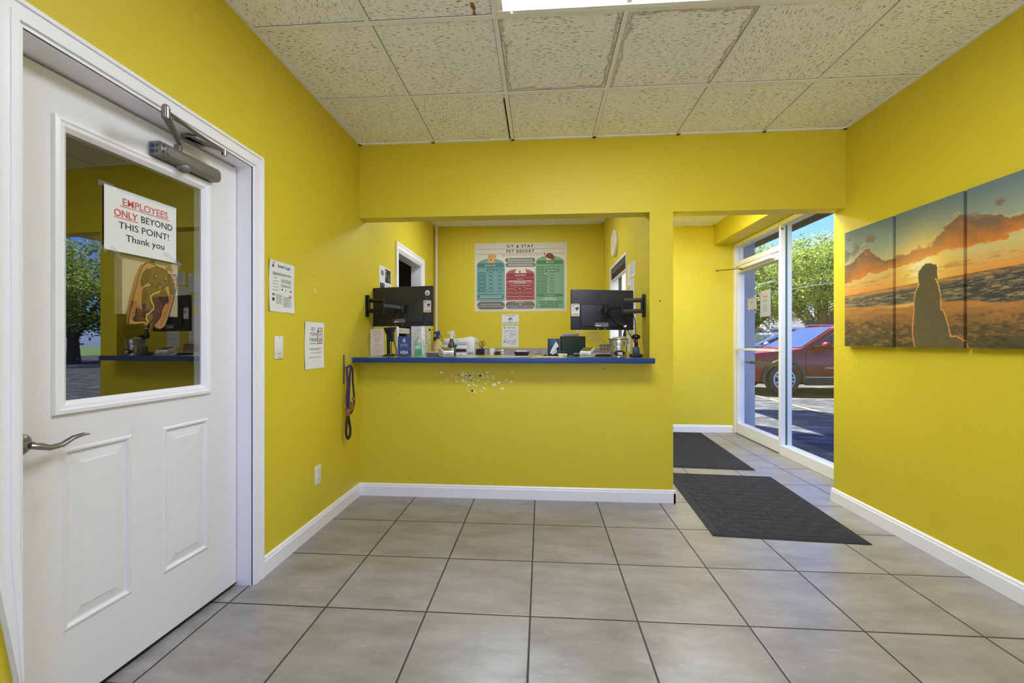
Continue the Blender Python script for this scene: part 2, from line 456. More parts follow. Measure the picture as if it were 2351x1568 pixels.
# ceiling: one tile quad each, with its grain direction in a UV map
GX, GY, GT = -.8261, 3.1863, .6096
def ceiling():
    V = []; F = []; G = []; T = []; MI = []
    rot = {(0, 0), (3, 1), (-2, 2), (-3, 1)}
    # keys: (column from line b, row from the back)
    turned = {(0, 0), (-1, 2), (3, 1)}
    for i in range(-2, 6):
        for j in range(-1, 9):
            xa, xb = GX + GT * i, GX + GT * (i + 1); yb_, ya = GY - GT * j, GY - GT * (j + 1)
            xa, xb = max(xa, XL), min(xb, XR); ya, yb_ = max(ya, YREAR), min(yb_, YB)
            if xb - xa < .02 or yb_ - ya < .02 or (i in (1, 2) and j in (2,)) or (i in (1, 2) and j == 6): continue
            o = len(V); V += [(xa, ya, ZC), (xb, ya, ZC), (xb, yb_, ZC), (xa, yb_, ZC)]; F.append((o, o + 3, o + 2, o + 1))
            t = (i, j) in turned or ((i * 7 + j * 5) % 6 == 1 and j > 2)
            ou, ov = rnd.uniform(0, 50), rnd.uniform(0, 50)
            for (x, y), tu in zip(((xa, ya), (xa, yb_), (xb, yb_), (xb, ya)), ((0, 1), (0, 0), (1, 0), (1, 1))):
                G.append((y + ou, x + ov) if t else (x + ou, y + ov)); T.append(tu)
            MI.append(1 if (i, j) == (1, 1) else 2 if (i, j) == (2, 1) else 0)
    for (xa, xb, ya, yb_) in ((XL, XO, YB + .125, YO), (.97, 2.255, YB + .125, YV), (-4.1, -1.53, YREAR, 6)):
        nx = max(1, round((xb - xa) / GT)); ny = max(1, round((yb_ - ya) / GT))
        xs = [xa] + [GX + GT * k for k in range(-6, 8) if xa + .05 < GX + GT * k < xb - .05] + [xb]
        ys = [ya] + [5.52 - GT * k for k in range(14, -1, -1) if ya + .05 < 5.52 - GT * k < yb_ - .05] + [yb_]
        for p in range(len(xs) - 1):
            for q in range(len(ys) - 1):
                o = len(V); V += [(xs[p], ys[q], ZC), (xs[p + 1], ys[q], ZC), (xs[p + 1], ys[q + 1], ZC), (xs[p], ys[q + 1], ZC)]; F.append((o, o + 3, o + 2, o + 1))
                ou = rnd.uniform(0, 50)
                for (x, y), tu in zip(((xs[p], ys[q]), (xs[p], ys[q + 1]), (xs[p + 1], ys[q + 1]), (xs[p + 1], ys[q])), ((0, 1), (0, 0), (1, 0), (1, 1))):
                    G.append((x + ou, y + ou)); T.append(tu)
                MI.append(0)
    # roof deck above, so that no sky gets in
    o = len(V)
    V += [(-4.4, YREAR - .3, 2.95), (2.6, YREAR - .3, 2.95), (2.6, 6.1, 2.95), (-4.4, 6.1, 2.95), (-4.4, YREAR - .3, 3.15), (2.6, YREAR - .3, 3.15), (2.6, 6.1, 3.15), (-4.4, 6.1, 3.15)]
    for q in ((0, 3, 2, 1), (4, 5, 6, 7), (0, 1, 5, 4), (2, 3, 7, 6), (1, 2, 6, 5), (3, 0, 4, 7)):
        F.append(tuple(o + k for k in q)); G += [(0, 0)] * 4; T += [(.5, .5)] * 4; MI.append(0)
    me = bpy.data.meshes.new('ceiling'); me.from_pydata(V, [], F)
    g = me.uv_layers.new(name='grain'); tl = me.uv_layers.new(name='tile')
    g.data.foreach_set('uv', np.array(G, dtype=np.float32).ravel()); tl.data.foreach_set('uv', np.array(T, dtype=np.float32).ravel())
    for mt in (M_CT, M_CTA, M_CTB): me.materials.append(mt)
    me.polygons.foreach_set('material_index', MI); me.update()
    o = bpy.data.objects.new('ceiling', me); COL.objects.link(o); o['base'] = (0, 0, 0)
    return tag(o, 'suspended ceiling of fissured white tiles, two of them water-stained', 'ceiling', kind='structure')
ceil = ceiling()
M_GAPSHADE = P('painted_gap_shade', S(120, 116, 108), .9)  # grey strips paint the shadow line in the gap beside the bars
g = MB()
for i in range(-1, 6):
    x = GX + GT * i
    if XL + .03 < x < XR - .03: g.box(x - .012, x + .012, YREAR, YB, ZC - .006, ZC + .02, M_GRIDP); g.box(x + .012, x + .0148, YREAR, YB, ZC - .0012, ZC + .01, M_GAPSHADE); g.box(x - .0148, x - .012, YREAR, YB, ZC - .0012, ZC + .01, M_GAPSHADE)
for j in range(0, 9):
    y = GY - GT * j
    if YREAR + .03 < y < YB - .03: g.box(XL, XR, y - .012, y + .012, ZC - .0055, ZC + .02, M_GRIDP); g.box(XL, XR, y - .0148, y - .012, ZC - .001, ZC + .01, M_GAPSHADE)
for (xa, xb, ya, yb_) in ((XL, XR, YREAR, YB), (XL, XO, YB + .125, YO), (.97, 2.255, YB + .125, YV)):
    g.box(xa, xb, yb_ - .022, yb_, ZC - .006, ZC + .02, M_GRIDP); g.box(xa, xb, ya, ya + .022, ZC - .006, ZC + .02, M_GRIDP)
    g.box(xa, xa + .022, ya, yb_, ZC - .006, ZC + .02, M_GRIDP); g.box(xb - .022, xb, ya, yb_, ZC - .006, ZC + .02, M_GRIDP)
for k in range(1, 4):
    x = GX + GT * k
    if x < XO: g.box(x - .012, x + .012, YB + .125, YO, ZC - .006, ZC + .02, M_GRIDP)
for x in (1.613,): g.box(x - .012, x + .012, YB + .125, YV, ZC - .006, ZC + .02, M_GRIDP)
for y in (5.52 - GT, 5.52 - 2 * GT): g.box(XL, XO, y - .012, y + .012, ZC - .0055, ZC + .02, M_GRIDP); g.box(.97, 2.255, y - .012, y + .012, ZC - .0055, ZC + .02, M_GRIDP)
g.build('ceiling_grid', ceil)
s_ = MB(wallM((-.31, 1.915, ZC - .001), '+z') @ Matrix.Scale(.75, 4))
s_.flat([(-.012, -.05), (.008, -.045), (.014, 0), (.004, .02), (.013, .05), (.002, .07), (-.012, .045), (-.004, .01), (-.016, -.02)][::-1], 0, M_BROWN)
s_.build('leak_stain', ceil)
g = MB(); g.box(GX + GT - .022, GX + GT - .0125, GY - .55, GY - .02, ZC - .004, ZC + .01, M_DARKGAP)
g.build('tile_gap', ceil)

def troffer(xa, ya, label, nx=2):
    xb, yb_ = xa + nx * GT, ya + GT
    t = thing('ceiling_light', ((xa + xb) / 2, (ya + yb_) / 2, ZC), label, 'ceiling light', 'recessed fluorescent troffers')
    m = MB(); e = .045
    for q in ((xa + .012, xb - .012, ya + .012, ya + e), (xa + .012, xb - .012, yb_ - e, yb_ - .012), (xa + .012, xa + e, ya + e, yb_ - e), (xb - e, xb - .012, ya + e, yb_ - e)):
        m.box(*q, ZC - .012, ZC + .03, M_WHITE, .004, 1)
    m.box(xa + .012, xb - .012, ya + .012, yb_ - .012, ZC + .09, ZC + .10, M_WHITE)
    m.build('frame', t)
    m = MB(); m.box(xa + e, xb - e, ya + e, yb_ - e, ZC - .003, ZC + .001, M_DIFF); m.build('diffuser', t)
    m = MB(); m.cyl((xa + .08, yb_ - .03, ZC - .018), (xa + .08, yb_ - .03, ZC - .008), .006, M_WHITE, 10); m.build('latch', t)
troffer(GX + GT, GY - 3 * GT, 'lit fluorescent ceiling panel at the top edge over the floor')
troffer(GX + GT, GY - 7 * GT, 'added lit ceiling panel behind the viewer, out of view', 1.2)  # added lamp out of view, lights the room from behind
troffer(1.01, 3.42, 'added unseen ceiling panel inside the entrance just behind the header', 2)  # added lamp hidden by the header, brightens the entrance
troffer(1.01, 4.14, 'added unseen ceiling panel inside the entrance, farther from the header', 1.3)  # second added lamp, also unseen, for a brighter entrance
troffer(-.80, 4.0, 'lit fluorescent ceiling panel inside the office behind the service window', 1.4)

def baseboard(name, label, pts):
    """runs along straight pieces: (x0,y0,x1,y1, nx, ny) with the wall face on the line"""
    m = MB()
    for (xa, ya, xb, yb_, nx, ny) in pts:
        prof = [(0, 0), (.014, 0), (.014, .072), (.010, .080), (.010, .088), (.004, .096), (0, .096)]
        L = math.hypot(xb - xa, yb_ - ya); d = Vector(((xb - xa) / L, (yb_ - ya) / L, 0)); n = Vector((nx, ny, 0))
        M = Matrix(((n.x, 0, d.x, xa), (n.y, 0, d.y, ya), (0, 1, 0, 0), (0, 0, 0, 1)))
        m.M = M; m.prism(prof, 0, L, M_WHITE)
    return struct(m, name, label, 'baseboard')
baseboard('baseboard_left', 'white baseboard along the left wall', [(XL, 2.03, XL, YB, 1, 0), (XL, YREAR, XL, .985, 1, 0)])
baseboard('baseboard_back', 'white baseboard under the service counter wall', [(XL, YB, .9838, YB, 0, -1), (.97, YB - .014, .97, YB + .12, 1, 0)])
baseboard('baseboard_right', 'white baseboard along the right wall', [(XR, YREAR, XR, YB + .139, -1, 0)])
baseboard('baseboard_entrance', 'white baseboard on the end wall of the entrance', [(.97, YV, 2.49, YV, 0, -1), (.97, YB + .12, .97, YV, 1, 0)])

# ------------------------------------------------------------------ left white door
def casing(m, y0, y1, zt, wd, x, splay=0):
    """stepped door casing around an opening y0..y1 up to zt on a wall facing +x"""
    for (a, b_, t) in ((0, .012, .008), (.012, .03, .016), (.03, wd - .012, .013), (wd - .012, wd, .019)):
        m.box(x, x + t, y1 + a, y1 + b_, 0, zt + b_, M_WHITE)
        if splay:
            m.prism([(y0 - a * splay, 0), (y0 - a * splay, .26), (y0 - a, .64), (y0 - a, zt + b_), (y0 - b_, zt + b_), (y0 - b_, .64), (y0 - b_ * splay, .26), (y0 - b_ * splay, 0)], x, x + t, M_WHITE, axis='x')
        else: m.box(x, x + t, y0 - b_, y0 - a, 0, zt + b_, M_WHITE)
        m.box(x, x + t, y0 - a, y1 + a, zt + a, zt + b_, M_WHITE)
m = MB(); casing(m, 1.048, 1.963, 2.042, .069, XL, .17)
m.box(-1.62, XL + .005, 1.963, 1.975, 0, 2.042, M_WHITE); m.box(-1.62, XL + .005, 1.032, 1.046, 0, 2.042, M_WHITE); m.box(-1.62, XL + .005, 1.02, 1.975, 2.042, 2.056, M_WHITE)
MSTOP = P('tan_weatherstrip', S(150, 138, 118), .8); m.box(-1.60, -1.582, 1.02, 1.975, 2.005, 2.042, MSTOP); m.box(-1.60, -1.582, 1.02, 1.06, 0, 2.042, MSTOP); m.box(-1.60, -1.582, 1.945, 1.975, 0, 2.042, MSTOP)
struct(m, 'trim_2', 'white moulded casing around the employees door', 'door casing')

XD = -1.485
AJAR = -.0475     # the door stands a touch ajar
def on_door(o):
    h = Vector((XD, 1.958, 0)); R_ = Matrix.Rotation(AJAR, 4, 'Z'); o.location = h + R_ @ (Vector(o.location) - h); o.rotation_euler.z += AJAR; return o
door = tag(thing('door_2', (XD, 1.958, 0), 'white half-glass staff door with an employees only sign', 'door'), kind='structure')
y0, y1, z0, z1 = 1.049, 1.958, .018, 2.032
gy0, gy1, gz0, gz1 = 1.244, 1.7665, .994, 1.867
m = MB()
xa = XD - .044
P1 = (1.235, 1.455, .261, .847); P2 = (1.576, 1.7945, .262, .848)
ys = [y0, P1[0], gy0, P1[1], P2[0], gy1, P2[1], y1]; zs = [z0, P1[2], P1[3], gz0, gz1, z1]
for i in range(len(ys) - 1):
    for j in range(len(zs) - 1):
        yc, zc = (ys[i] + ys[i + 1]) / 2, (zs[j] + zs[j + 1]) / 2
        if gy0 < yc < gy1 and gz0 < zc < gz1: continue
        if any(q[0] < yc < q[1] and q[2] < zc < q[3] for q in (P1, P2)): continue
        m.box(xa, XD, ys[i], ys[i + 1], zs[j], zs[j + 1], M_DOOR)
m.box(xa, XD + .001, y0, y1, z0 - .006, z0, M_DARKGAP)
m.build('leaf', door)
for q in (P1, P2):
    m = MB()
    steps = [(0, 0), (.006, .004), (.012, .004), (.018, -.006), (.024, -.006), (.052, -.001), (.056, .001)]
    rings = [[(XD + d, q[0] + a, q[2] + a), (XD + d, q[1] - a, q[2] + a), (XD + d, q[1] - a, q[3] - a), (XD + d, q[0] + a, q[3] - a)] for a, d in steps]
    vs = [p for r in rings for p in r]; fs = []
    for i in range(len(rings) - 1):
        for k in range(4): fs.append((i * 4 + k, i * 4 + (k + 1) % 4, i * 4 + 4 + (k + 1) % 4, i * 4 + 4 + k))
    k = (len(rings) - 1) * 4; fs.append((k, k + 1, k + 2, k + 3)); m.add(vs, fs, M_DOOR); m.build('raised_panel', door)
m = MB()
steps = [(-.036, 0), (-.034, .012), (-.022, .014), (-.018, .010), (-.008, .009), (-.002, .004), (0.006, -.004), (.006, -.012)]
rings = [[(XD + d, gy0 + a, gz0 + a), (XD + d, gy1 - a, gz0 + a), (XD + d, gy1 - a, gz1 - a), (XD + d, gy0 + a, gz1 - a)] for a, d in steps]
vs = [p for r in rings for p in r]; fs = []
for i in range(len(rings) - 1):
    for k in range(4): fs.append((i * 4 + k, i * 4 + (k + 1) % 4, i * 4 + 4 + (k + 1) % 4, i * 4 + 4 + k))
m.add(vs, fs, M_WHITE); m.build('glazing_frame', door)
m = MB(); m.add([(XD - .008, gy0, gz0), (XD - .008, gy1, gz0), (XD - .008, gy1, gz1), (XD - .008, gy0, gz1)], [(0, 1, 2, 3)], M_DGLASS)
m.build('pane', door)
m = MB()
m.lathe([(.032, 0), (.032, .006), (.026, .012), (.012, .016), (.011, .05)], (XD, 1.125, .888), M_NICKEL, 24, 'x')
m.tube([(XD + .05, 1.12, .888), (XD + .055, 1.14, .882), (XD + .056, 1.165, .872), (XD + .056, 1.195, .874), (XD + .056, 1.225, .889), (XD + .055, 1.255, .893), (XD + .055, 1.272, .890)], .01, M_NICKEL, 12,
       radii=[.011, .013, .011, .010, .009, .007, .003], flat=.8)
m.build('lever_handle', door)
# door closer on the leaf
m = MB(); m.prism([(XD + .001, 1.905), (XD + .045, 1.905), (XD + .055, 1.918), (XD + .055, 1.945), (XD + .045, 1.962), (XD + .001, 1.962)], 1.519, 1.806, M_CLOSER, .004, axis='y')
m.ball((XD + .03, 1.64, 1.905), .026, M_CLOSER, sz=.75)
m.lathe([(.018, 0), (.018, .002)], (XD + .0555, 1.558, 1.932), M_CLOSER, 16, 'x')
for zz in (1.922, 1.944):
    m.lathe([(.006, 0), (.006, .002)], (XD + .0555, 1.528, zz), M_DGREY, 10, 'x')
    m.cyl((XD + .016, 1.5185, zz), (XD + .016, 1.517, zz), .008, M_BLUEP, 12); m.cyl((XD + .036, 1.5185, zz), (XD + .036, 1.517, zz), .006, M_DGREY, 12)
cl = m.build('closer_body', door)
m = MB(); m.cyl((XD + .03, 1.615, 1.96), (XD + .03, 1.615, 1.985), .014, M_CLOSER)
m.prism([(XD + .02, 1.63), (XD + .042, 1.62), (-1.285, 1.415), (-1.30, 1.40), (-1.315, 1.41)], 1.985, 1.995, M_CLOSER, .002)
m.cyl((-1.30, 1.412, 1.98), (-1.30, 1.412, 2.018), .013, M_NICKEL); m.ball((-1.30, 1.412, 2.018), .012, M_CLOSER)
m.build('closer_arm', door)
m = MB(); m.tube([(-1.30, 1.412, 2.008), (-1.335, 1.55, 2.012), (-1.36, 1.66, 2.018)], .0065, M_STEEL, 10)
m.tube([(-1.36, 1.66, 2.018), (-1.385, 1.768, 2.022)], .0045, M_STEEL, 8); m.cyl((-1.385, 1.77, 2.008), (-1.385, 1.77, 2.034), .011, M_NICKEL)
m.build('closer_rod', door)
m = MB(); m.prism([(-1.393, 1.775), (-1.38, 1.775), (-1.388, 1.70), (-1.40, 1.64), (-1.44, 1.62), (-1.45, 1.64), (-1.43, 1.70)], 2.026, 2.034, M_STEEL)
m.box(-1.46, -1.42, 1.63, 1.72, 2.026, 2.041, M_STEEL, .002)
m.build('closer_shoe', door)
door.rotation_euler.z = AJAR

# ------------------------------------------------------------------ papers and signs
def sheet(name, origin, facing, w, h, label, cat='paper', mat=None, fill=None, curl=0, tilt=0, group=None, tape=None):
    M = wallM(origin, facing)
    if tilt: M = M @ Matrix.Rotation(tilt, 4, 'Z')
    m = MB(M); mat = mat or M_PAPER
    n = 8
    vs = []
    for i in range(n + 1):
        for j in range(n + 1):
            u, v = i / n, j / n
            vs.append((u * w, v * h, .0012 + curl * ((2 * v - 1) ** 2 * abs(2 * u - 1) ** 2)))
    m.add(vs, [(i * (n + 1) + j, (i + 1) * (n + 1) + j, (i + 1) * (n + 1) + j + 1, i * (n + 1) + j + 1) for i in range(n) for j in range(n)], mat, True)
    m.rect(0, w, 0, h, 0, mat)
    if fill: fill(m, w, h, .0022 + curl * .15)
    if tape:
        for q in tape: m.flat(q, .0028, M_TAPE)
    return tag(m.build(name, base=M.translation), label, cat, group)

def f_emp(m, w, h, z):
    k = h / .22
    def ul(x0, x1, y): m.rect(x0, x1, y, y + .0022 * k, z, M_INKR)
    m.text('EMPLOYEES', w * .54, h * .755, .036 * k, z, M_INKR, bold=.0006, sx=.93); ul(w * .19, w * .89, h * .728)
    m.text('ONLY', w * .265, h * .56, .035 * k, z, M_INKR, bold=.0006, sx=.86); ul(w * .115, w * .425, h * .535)
    m.text('BEYOND', w * .70, h * .56, .0345 * k, z, M_INK, sx=.92)
    m.text('THIS POINT!', w * .53, h * .375, .0345 * k, z, M_INK); m.text('Thank you', w * .54, h * .19, .0345 * k, z, M_INK)
on_door(sheet('employees_only_sign', (XD - .0055, 1.364, 1.513), '+x', .276, .227, 'white taped paper sign reading employees only on the door glass', 'sign', fill=f_emp,
      tape=[[(-.02, .215), (.03, .226), (.03, .235), (-.02, .235)], [(-.03, .03), (.01, .0), (.004, -.012), (-.03, .012)], [(.02, .01), (.05, -.03), (.06, -.02), (.03, .02)],
            [(.04, .218), (.27, .218), (.27, .228), (.04, .228)], [(.225, .04), (.285, .005), (.275, -.005), (.215, .025)], [(.27, .02), (.30, .0), (.285, -.025), (.262, -.005)]]))

def dogface(m, x, y, s, z, mat=M_BROWND):
    m.disc(x, y, s * .5, z, mat, 14); m.disc(x - s * .5, y + s * .15, s * .2, z, mat, 10, s * .45); m.disc(x + s * .5, y + s * .15, s * .2, z, mat, 10, s * .45)
    m.disc(x, y - s * .15, s * .26, z + .0002, M_PAPER, 12); m.disc(x, y - s * .08, s * .1, z + .0004, M_INK, 8)
def f_kc(m, w, h, z):
    m.text('Kennel Cough', w * .57, h * .885, h * .088, z, M_INKB, shear=.28, sx=.80, bold=.0003)
    dogface(m, w * .15, h * .95, h * .05, z); m.rect(w * .115, w * .18, h * .865, h * .915, z, M_BROWND)
    for k in range(4): m.lines(w * .13, w * (.87 if k < 3 else .3), h * (.765 - .016 * k), h * .007, z, M_INKG)
    m.text('Timeline', w * .23, h * .655, h * .035, z, M_INKB, shear=.25)
    for k in range(4): m.lines(w * .14, w * .34, h * (.60 - .06 * k), h * .008, z, M_INKG)
    for k in range(7): m.lines(w * .46, w * .87, h * (.655 - .019 * k - (.03 if k > 3 else 0)), h * .007, z, M_INKG)
    m.disc(w * .5, h * .455, w * .025, z, M_INK, 8); m.disc(w * .64, h * .445, w * .02, z, M_INKG, 8); dogface(m, w * .86, h * .44, h * .035, z, M_INK)
    dogface(m, w * .16, h * .33, h * .05, z); m.rect(w * .11, w * .2, h * .21, h * .27, z, M_BROWND)
    m.pill(w * .77, w * .89, h * .31, h * .345, z, M_PINK); m.pill(w * .8, w * .86, h * .345, h * .365, z, M_PINK)
    for k in range(9): m.lines(w * .25, w * .48, h * (.34 - .022 * k), h * .007, z, M_INKG)
    for k in range(10): m.lines(w * .56, w * .87, h * (.31 - .022 * k), h * .007, z, M_INKG)
    m.rect(w * .515, w * .52, h * .09, h * .36, z, M_INKG)
sheet('kennel_cough_poster', (XL, 2.093, 1.349), '+x', .221, .271, 'laminated kennel cough notice on the left wall above the light switch', 'poster', fill=f_kc, curl=.004)
def f_app(m, w, h, z):
    m.text('Try Our New', w * .42, h * .865, h * .030, z, M_INK, bold=.0004); m.text('Mobile App', w * .42, h * .825, h * .030, z, M_INK, bold=.0004)
    for k, (a, b_) in enumerate(((.76, .25), (.735, .28), (.71, .32), (.64, .22), (.615, .2), (.59, .3), (.53, .24))):
        m.lines(w * b_, w * (.92 - b_ if k < 6 else .64), h * a, h * .008, z, M_INK)
    m.pill(w * .65, w * .91, h * .535, h * .885, z, M_INK, w * .05); m.pill(w * .67, w * .89, h * .55, h * .872, z + .0002, M_PAPER, w * .04)
    m.flat([(w * .67, h * .78), (w * .74, h * .78), (w * .67, h * .86)], z + .0004, M_INKB); m.rect(w * .74, w * .87, h * .77, h * .85, z + .0004, M_ORANGE)
    m.disc(w * .78, h * .72, w * .06, z + .0005, M_INKB, 14, h * .04); m.rect(w * .71, w * .87, h * .57, h * .66, z + .0004, M_PINK); m.disc(w * .78, h * .71, w * .035, z + .0007, M_PAPER, 12, h * .03)
    m.lines(w * .18, w * .86, h * .43, h * .008, z, M_INK); m.lines(w * .28, w * .74, h * .40, h * .008, z, M_INK); m.lines(w * .3, w * .66, h * .34, h * .006, z, M_INKG)
    m.pill(w * .66, w * .84, h * .325, h * .36, z, M_INKG); m.pill(w * .67, w * .83, h * .33, h * .355, z + .0002, M_PAPER)
    m.lines(w * .2, w * .84, h * .24, h * .008, z, M_INK)
sheet('mobile_app_flyer', (XL, 2.424, 1.022), '+x', .221, .288, 'white flyer with a phone drawing on the left wall near the counter', 'poster', fill=f_app, curl=.003)

# light switch and outlet
t = thing('light_switch', (XL, 2.172, 1.158), 'white slide light switch on the left wall beside the door', 'light switch')
m = MB(); m.box(XL, XL + .006, 2.136, 2.208, 1.098, 1.219, M_WPLAS, .002); m.build('plate', t)
m = MB(); m.box(XL + .005, XL + .010, 2.155, 2.189, 1.125, 1.192, M_WPLAS, .002); m.build('rocker', t)
m = MB(); m.box(XL + .009, XL + .014, 2.166, 2.178, 1.128, 1.148, M_WPLAS, .002); m.build('slider', t)
for z in (1.106, 1.211): m = MB(); m.lathe([(.003, 0), (.003, .001)], (XL + .006, 2.172, z), M_STEEL, 8, 'x'); m.build('screw', t)
t = thing('power_outlet', (XL, 2.57, .349), 'white double power outlet low on the left wall', 'power outlet')
m = MB(); m.box(XL, XL + .005, 2.535, 2.605, .290, .408, M_WPLAS, .002); m.build('plate', t)
for zc in (.327, .371):
    m = MB(); m.lathe([(.017, 0), (.017, .003)], (XL + .0045, 2.57, zc), M_WPLAS, 20, 'x')
    m.box(XL + .0072, XL + .008, 2.561, 2.563, zc, zc + .009, M_INK); m.box(XL + .0072, XL + .008, 2.576, 2.578, zc, zc + .008, M_INK); m.lathe([(.0025, 0), (.0025, .0008)], (XL + .0075, 2.57, zc - .008), M_INK, 8, 'x')
    m.build('socket', t)

# hot dog canvas behind the door glass
t = thing('dog_canvas', (-1.545, 1.54, 1.40), 'small canvas with a painted puppy in a hot dog bun behind the door glass', 'painting')
m = MB(); m.box(-1.548, -1.513, 1.445, 1.672, 1.292, 1.512, P('bare_canvas', S(226, 208, 176), .9), .003); m.build('canvas', t)
def uvd(px, py):   # drawing units (0..1) to the cut-out's plane
    return (1.452 + px * .205, 1.238 + py * .262)
m = MB(wallM((-1.5, 0, 0), '+x'))
BUN = P('bun_tan_paint', S(222, 160, 100), .7); BUNI = P('bun_crust_paint', S(204, 138, 78), .7); DOG = P('puppy_brown_paint', S(112, 66, 46), .7); DOGL = P('puppy_dark_paint', S(84, 46, 32), .7)
MUST = P('mustard_paint', S(224, 210, 110), .6)
def dp(pts, z, mat, line=0):
    q = [uvd(*p) for p in pts]; m.flat(q, z, mat)
    if line: m.stroke(q + [q[0]], line, z + .0005, M_INK)
bun = [(.02, .10), (.03, .06), (.12, .06), (.30, .08), (.36, .05), (.40, .10), (.52, .03), (.62, .0), (.72, .05), (.80, .2), (.88, .4), (.95, .6), (.985, .72), (.99, .84), (.95, .87), (.80, .86), (.5, .97), (.38, .99), (.28, .92), (.2, .75), (.12, .5), (.05, .25)]
m.prism([uvd(*p) for p in bun], -.010, 0, BUN)
dp(bun, .0004, BUN, .0035)
dp([(.06, .12), (.1, .1), (.22, .3), (.28, .6), (.36, .85), (.3, .85), (.2, .7), (.1, .4)], .0006, BUNI)
dp([(.6, .05), (.68, .06), (.84, .4), (.94, .75), (.85, .7), (.76, .4)], .0006, BUNI)
body = [(.30, .60), (.26, .40), (.28, .28), (.16, .30), (.14, .18), (.10, .14), (.12, .11), (.30, .12), (.36, .10), (.46, .1), (.40, .04), (.44, .02), (.54, .1), (.62, .18), (.66, .3), (.72, .40), (.80, .44), (.76, .56), (.70, .64), (.5, .66)]
dp(body, .001, DOG, .003)
dp([(.30, .60), (.27, .55), (.26, .42), (.33, .41), (.37, .5)], .0022, DOGL, .0025); dp([(.60, .48), (.70, .38), (.78, .42), (.77, .54), (.70, .58)], .0022, DOGL, .0025)
ell = lambda cx, cy, rx, ry, n=26: [(cx + rx * math.cos(2 * PI * k / n), cy + ry * math.sin(2 * PI * k / n)) for k in range(n)]
dp(ell(.585, .785, .235, .155), .003, DOG, .0035)
dp([(.36, .90), (.28, .82), (.23, .68), (.27, .63), (.35, .68), (.40, .80)], .0042, DOGL, .003); dp([(.80, .87), (.88, .78), (.92, .62), (.90, .55), (.84, .56), (.79, .7)], .0042, DOGL, .003)
for ex in (.50, .70):
    dp(ell(ex, .785 - (.02 if ex > .6 else 0), .034, .034, 14), .005, M_INK); dp(ell(ex + .01, .797 - (.02 if ex > .6 else 0), .012, .012, 8), .0056, M_PAPER)
dp(ell(.595, .69, .035, .022, 12), .005, M_INK); m.stroke([uvd(*p) for p in ((.53, .665), (.56, .65), (.595, .67), (.63, .65), (.66, .665))], .0022, .005, M_INK); dp(ell(.6, .635, .018, .025, 10), .0052, M_PINK)
m.stroke([uvd(*p) for p in ((.60, .585), (.55, .555), (.47, .53), (.41, .49), (.41, .43), (.46, .37), (.47, .31), (.40, .25), (.33, .21), (.32, .16), (.36, .10))], .0075, .0055, M_INK)
m.stroke([uvd(*p) for p in ((.60, .585), (.55, .555), (.47, .53), (.41, .49), (.41, .43), (.46, .37), (.47, .31), (.40, .25), (.33, .21), (.32, .16), (.36, .10))], .0055, .006, MUST)
for a in ((.74, .93), (.79, .95), (.84, .92)): dp(ell(a[0], a[1], .025, .03, 10), .004, BUNI, .002)
m.build('painted_cutout', t, base=(-1.5, 1.55, 1.37))
# hanger that holds it to the glass
m = MB(); m.box(-1.513, XD - .036, 1.55, 1.57, 1.50, 1.512, M_DGREY); m.box(-1.513, -1.5095, 1.50, 1.62, 1.32, 1.45, M_DGREY); m.build('hanger', t); on_door(t)

# leash hook and leash
t = thing('leash_hook', (XL, 2.93, 1.0), 'grey metal hook bar on the left wall beside the counter end', 'hook')
m = MB(); m.box(XL, XL + .004, 2.912, 2.932, .885, 1.097, M_STEEL, .001); m.build('bar', t)
m = MB(); m.tube([(XL + .004, 2.924, 1.005), (XL + .03, 2.926, 1.005), (XL + .05, 2.927, 1.02), (XL + .058, 2.93, 1.045), (XL + .056, 2.93, 1.07), (XL + .04, 2.93, 1.085)], .0045, M_STEEL, 8); m.build('hook', t)
for z in (1.085, .93): m = MB(); m.lathe([(.004, 0), (.004, .0015)], (XL + .004, 2.922, z), M_NICKEL, 8, 'x'); m.build('screw', t)
t = thing('dog_leash', (XL + .04, 2.93, .99), 'purple and black rope dog leash looped over the wall hook', 'leash')
M_PUR = P('purple_rope', S(62, 42, 104), .8); M_ROPE = P('dark_brown_rope', S(52, 40, 34), .85); M_BRASS = P('brown_leather_clasp', S(140, 92, 52), .6)
def sp(pts, n=6):
    out = []; P_ = [Vector(p) for p in pts]
    for i in range(len(P_) - 1):
        a, b_, c, d = P_[max(i - 1, 0)], P_[i], P_[i + 1], P_[min(i + 2, len(P_) - 1)]
        for k in range(n):
            u = k / n; out.append(.5 * ((2 * b_) + (c - a) * u + (2 * a - 5 * b_ + 4 * c - d) * u * u + (3 * b_ - a - 3 * c + d) * u ** 3))
    return out + [P_[-1]]
xh = XL + .04
m = MB(); m.tube(sp([(xh, 2.90, .70), (xh, 2.885, .78), (xh, 2.905, .88), (xh, 2.895, .95), (xh - .005, 2.905, 1.0), (xh + .005, 2.922, 1.016), (xh + .006, 2.938, 1.0), (xh, 2.935, .95), (xh + .006, 2.915, .88), (xh + .004, 2.91, .78), (xh, 2.915, .70)]), .0075, M_PUR, 8); m.build('rope', t)
m = MB(); m.tube(sp([(xh + .01, 2.925, 1.017), (xh + .012, 2.952, .99), (xh + .01, 2.962, .90), (xh + .008, 2.985, .80), (xh + .008, 2.985, .74), (xh + .004, 2.965, .69), (xh, 2.93, .67), (xh, 2.915, .69)]), .0065, M_ROPE, 8); m.build('slip_rope', t)
m = MB(); m.tube(sp([(xh, 2.905, .69), (xh, 2.888, .62), (xh, 2.878, .55), (xh, 2.895, .508), (xh, 2.918, .502), (xh, 2.94, .525), (xh, 2.94, .57), (xh, 2.918, .64), (xh, 2.908, .69)]), .009, M_ROPE, 8); m.build('handle_loop', t)
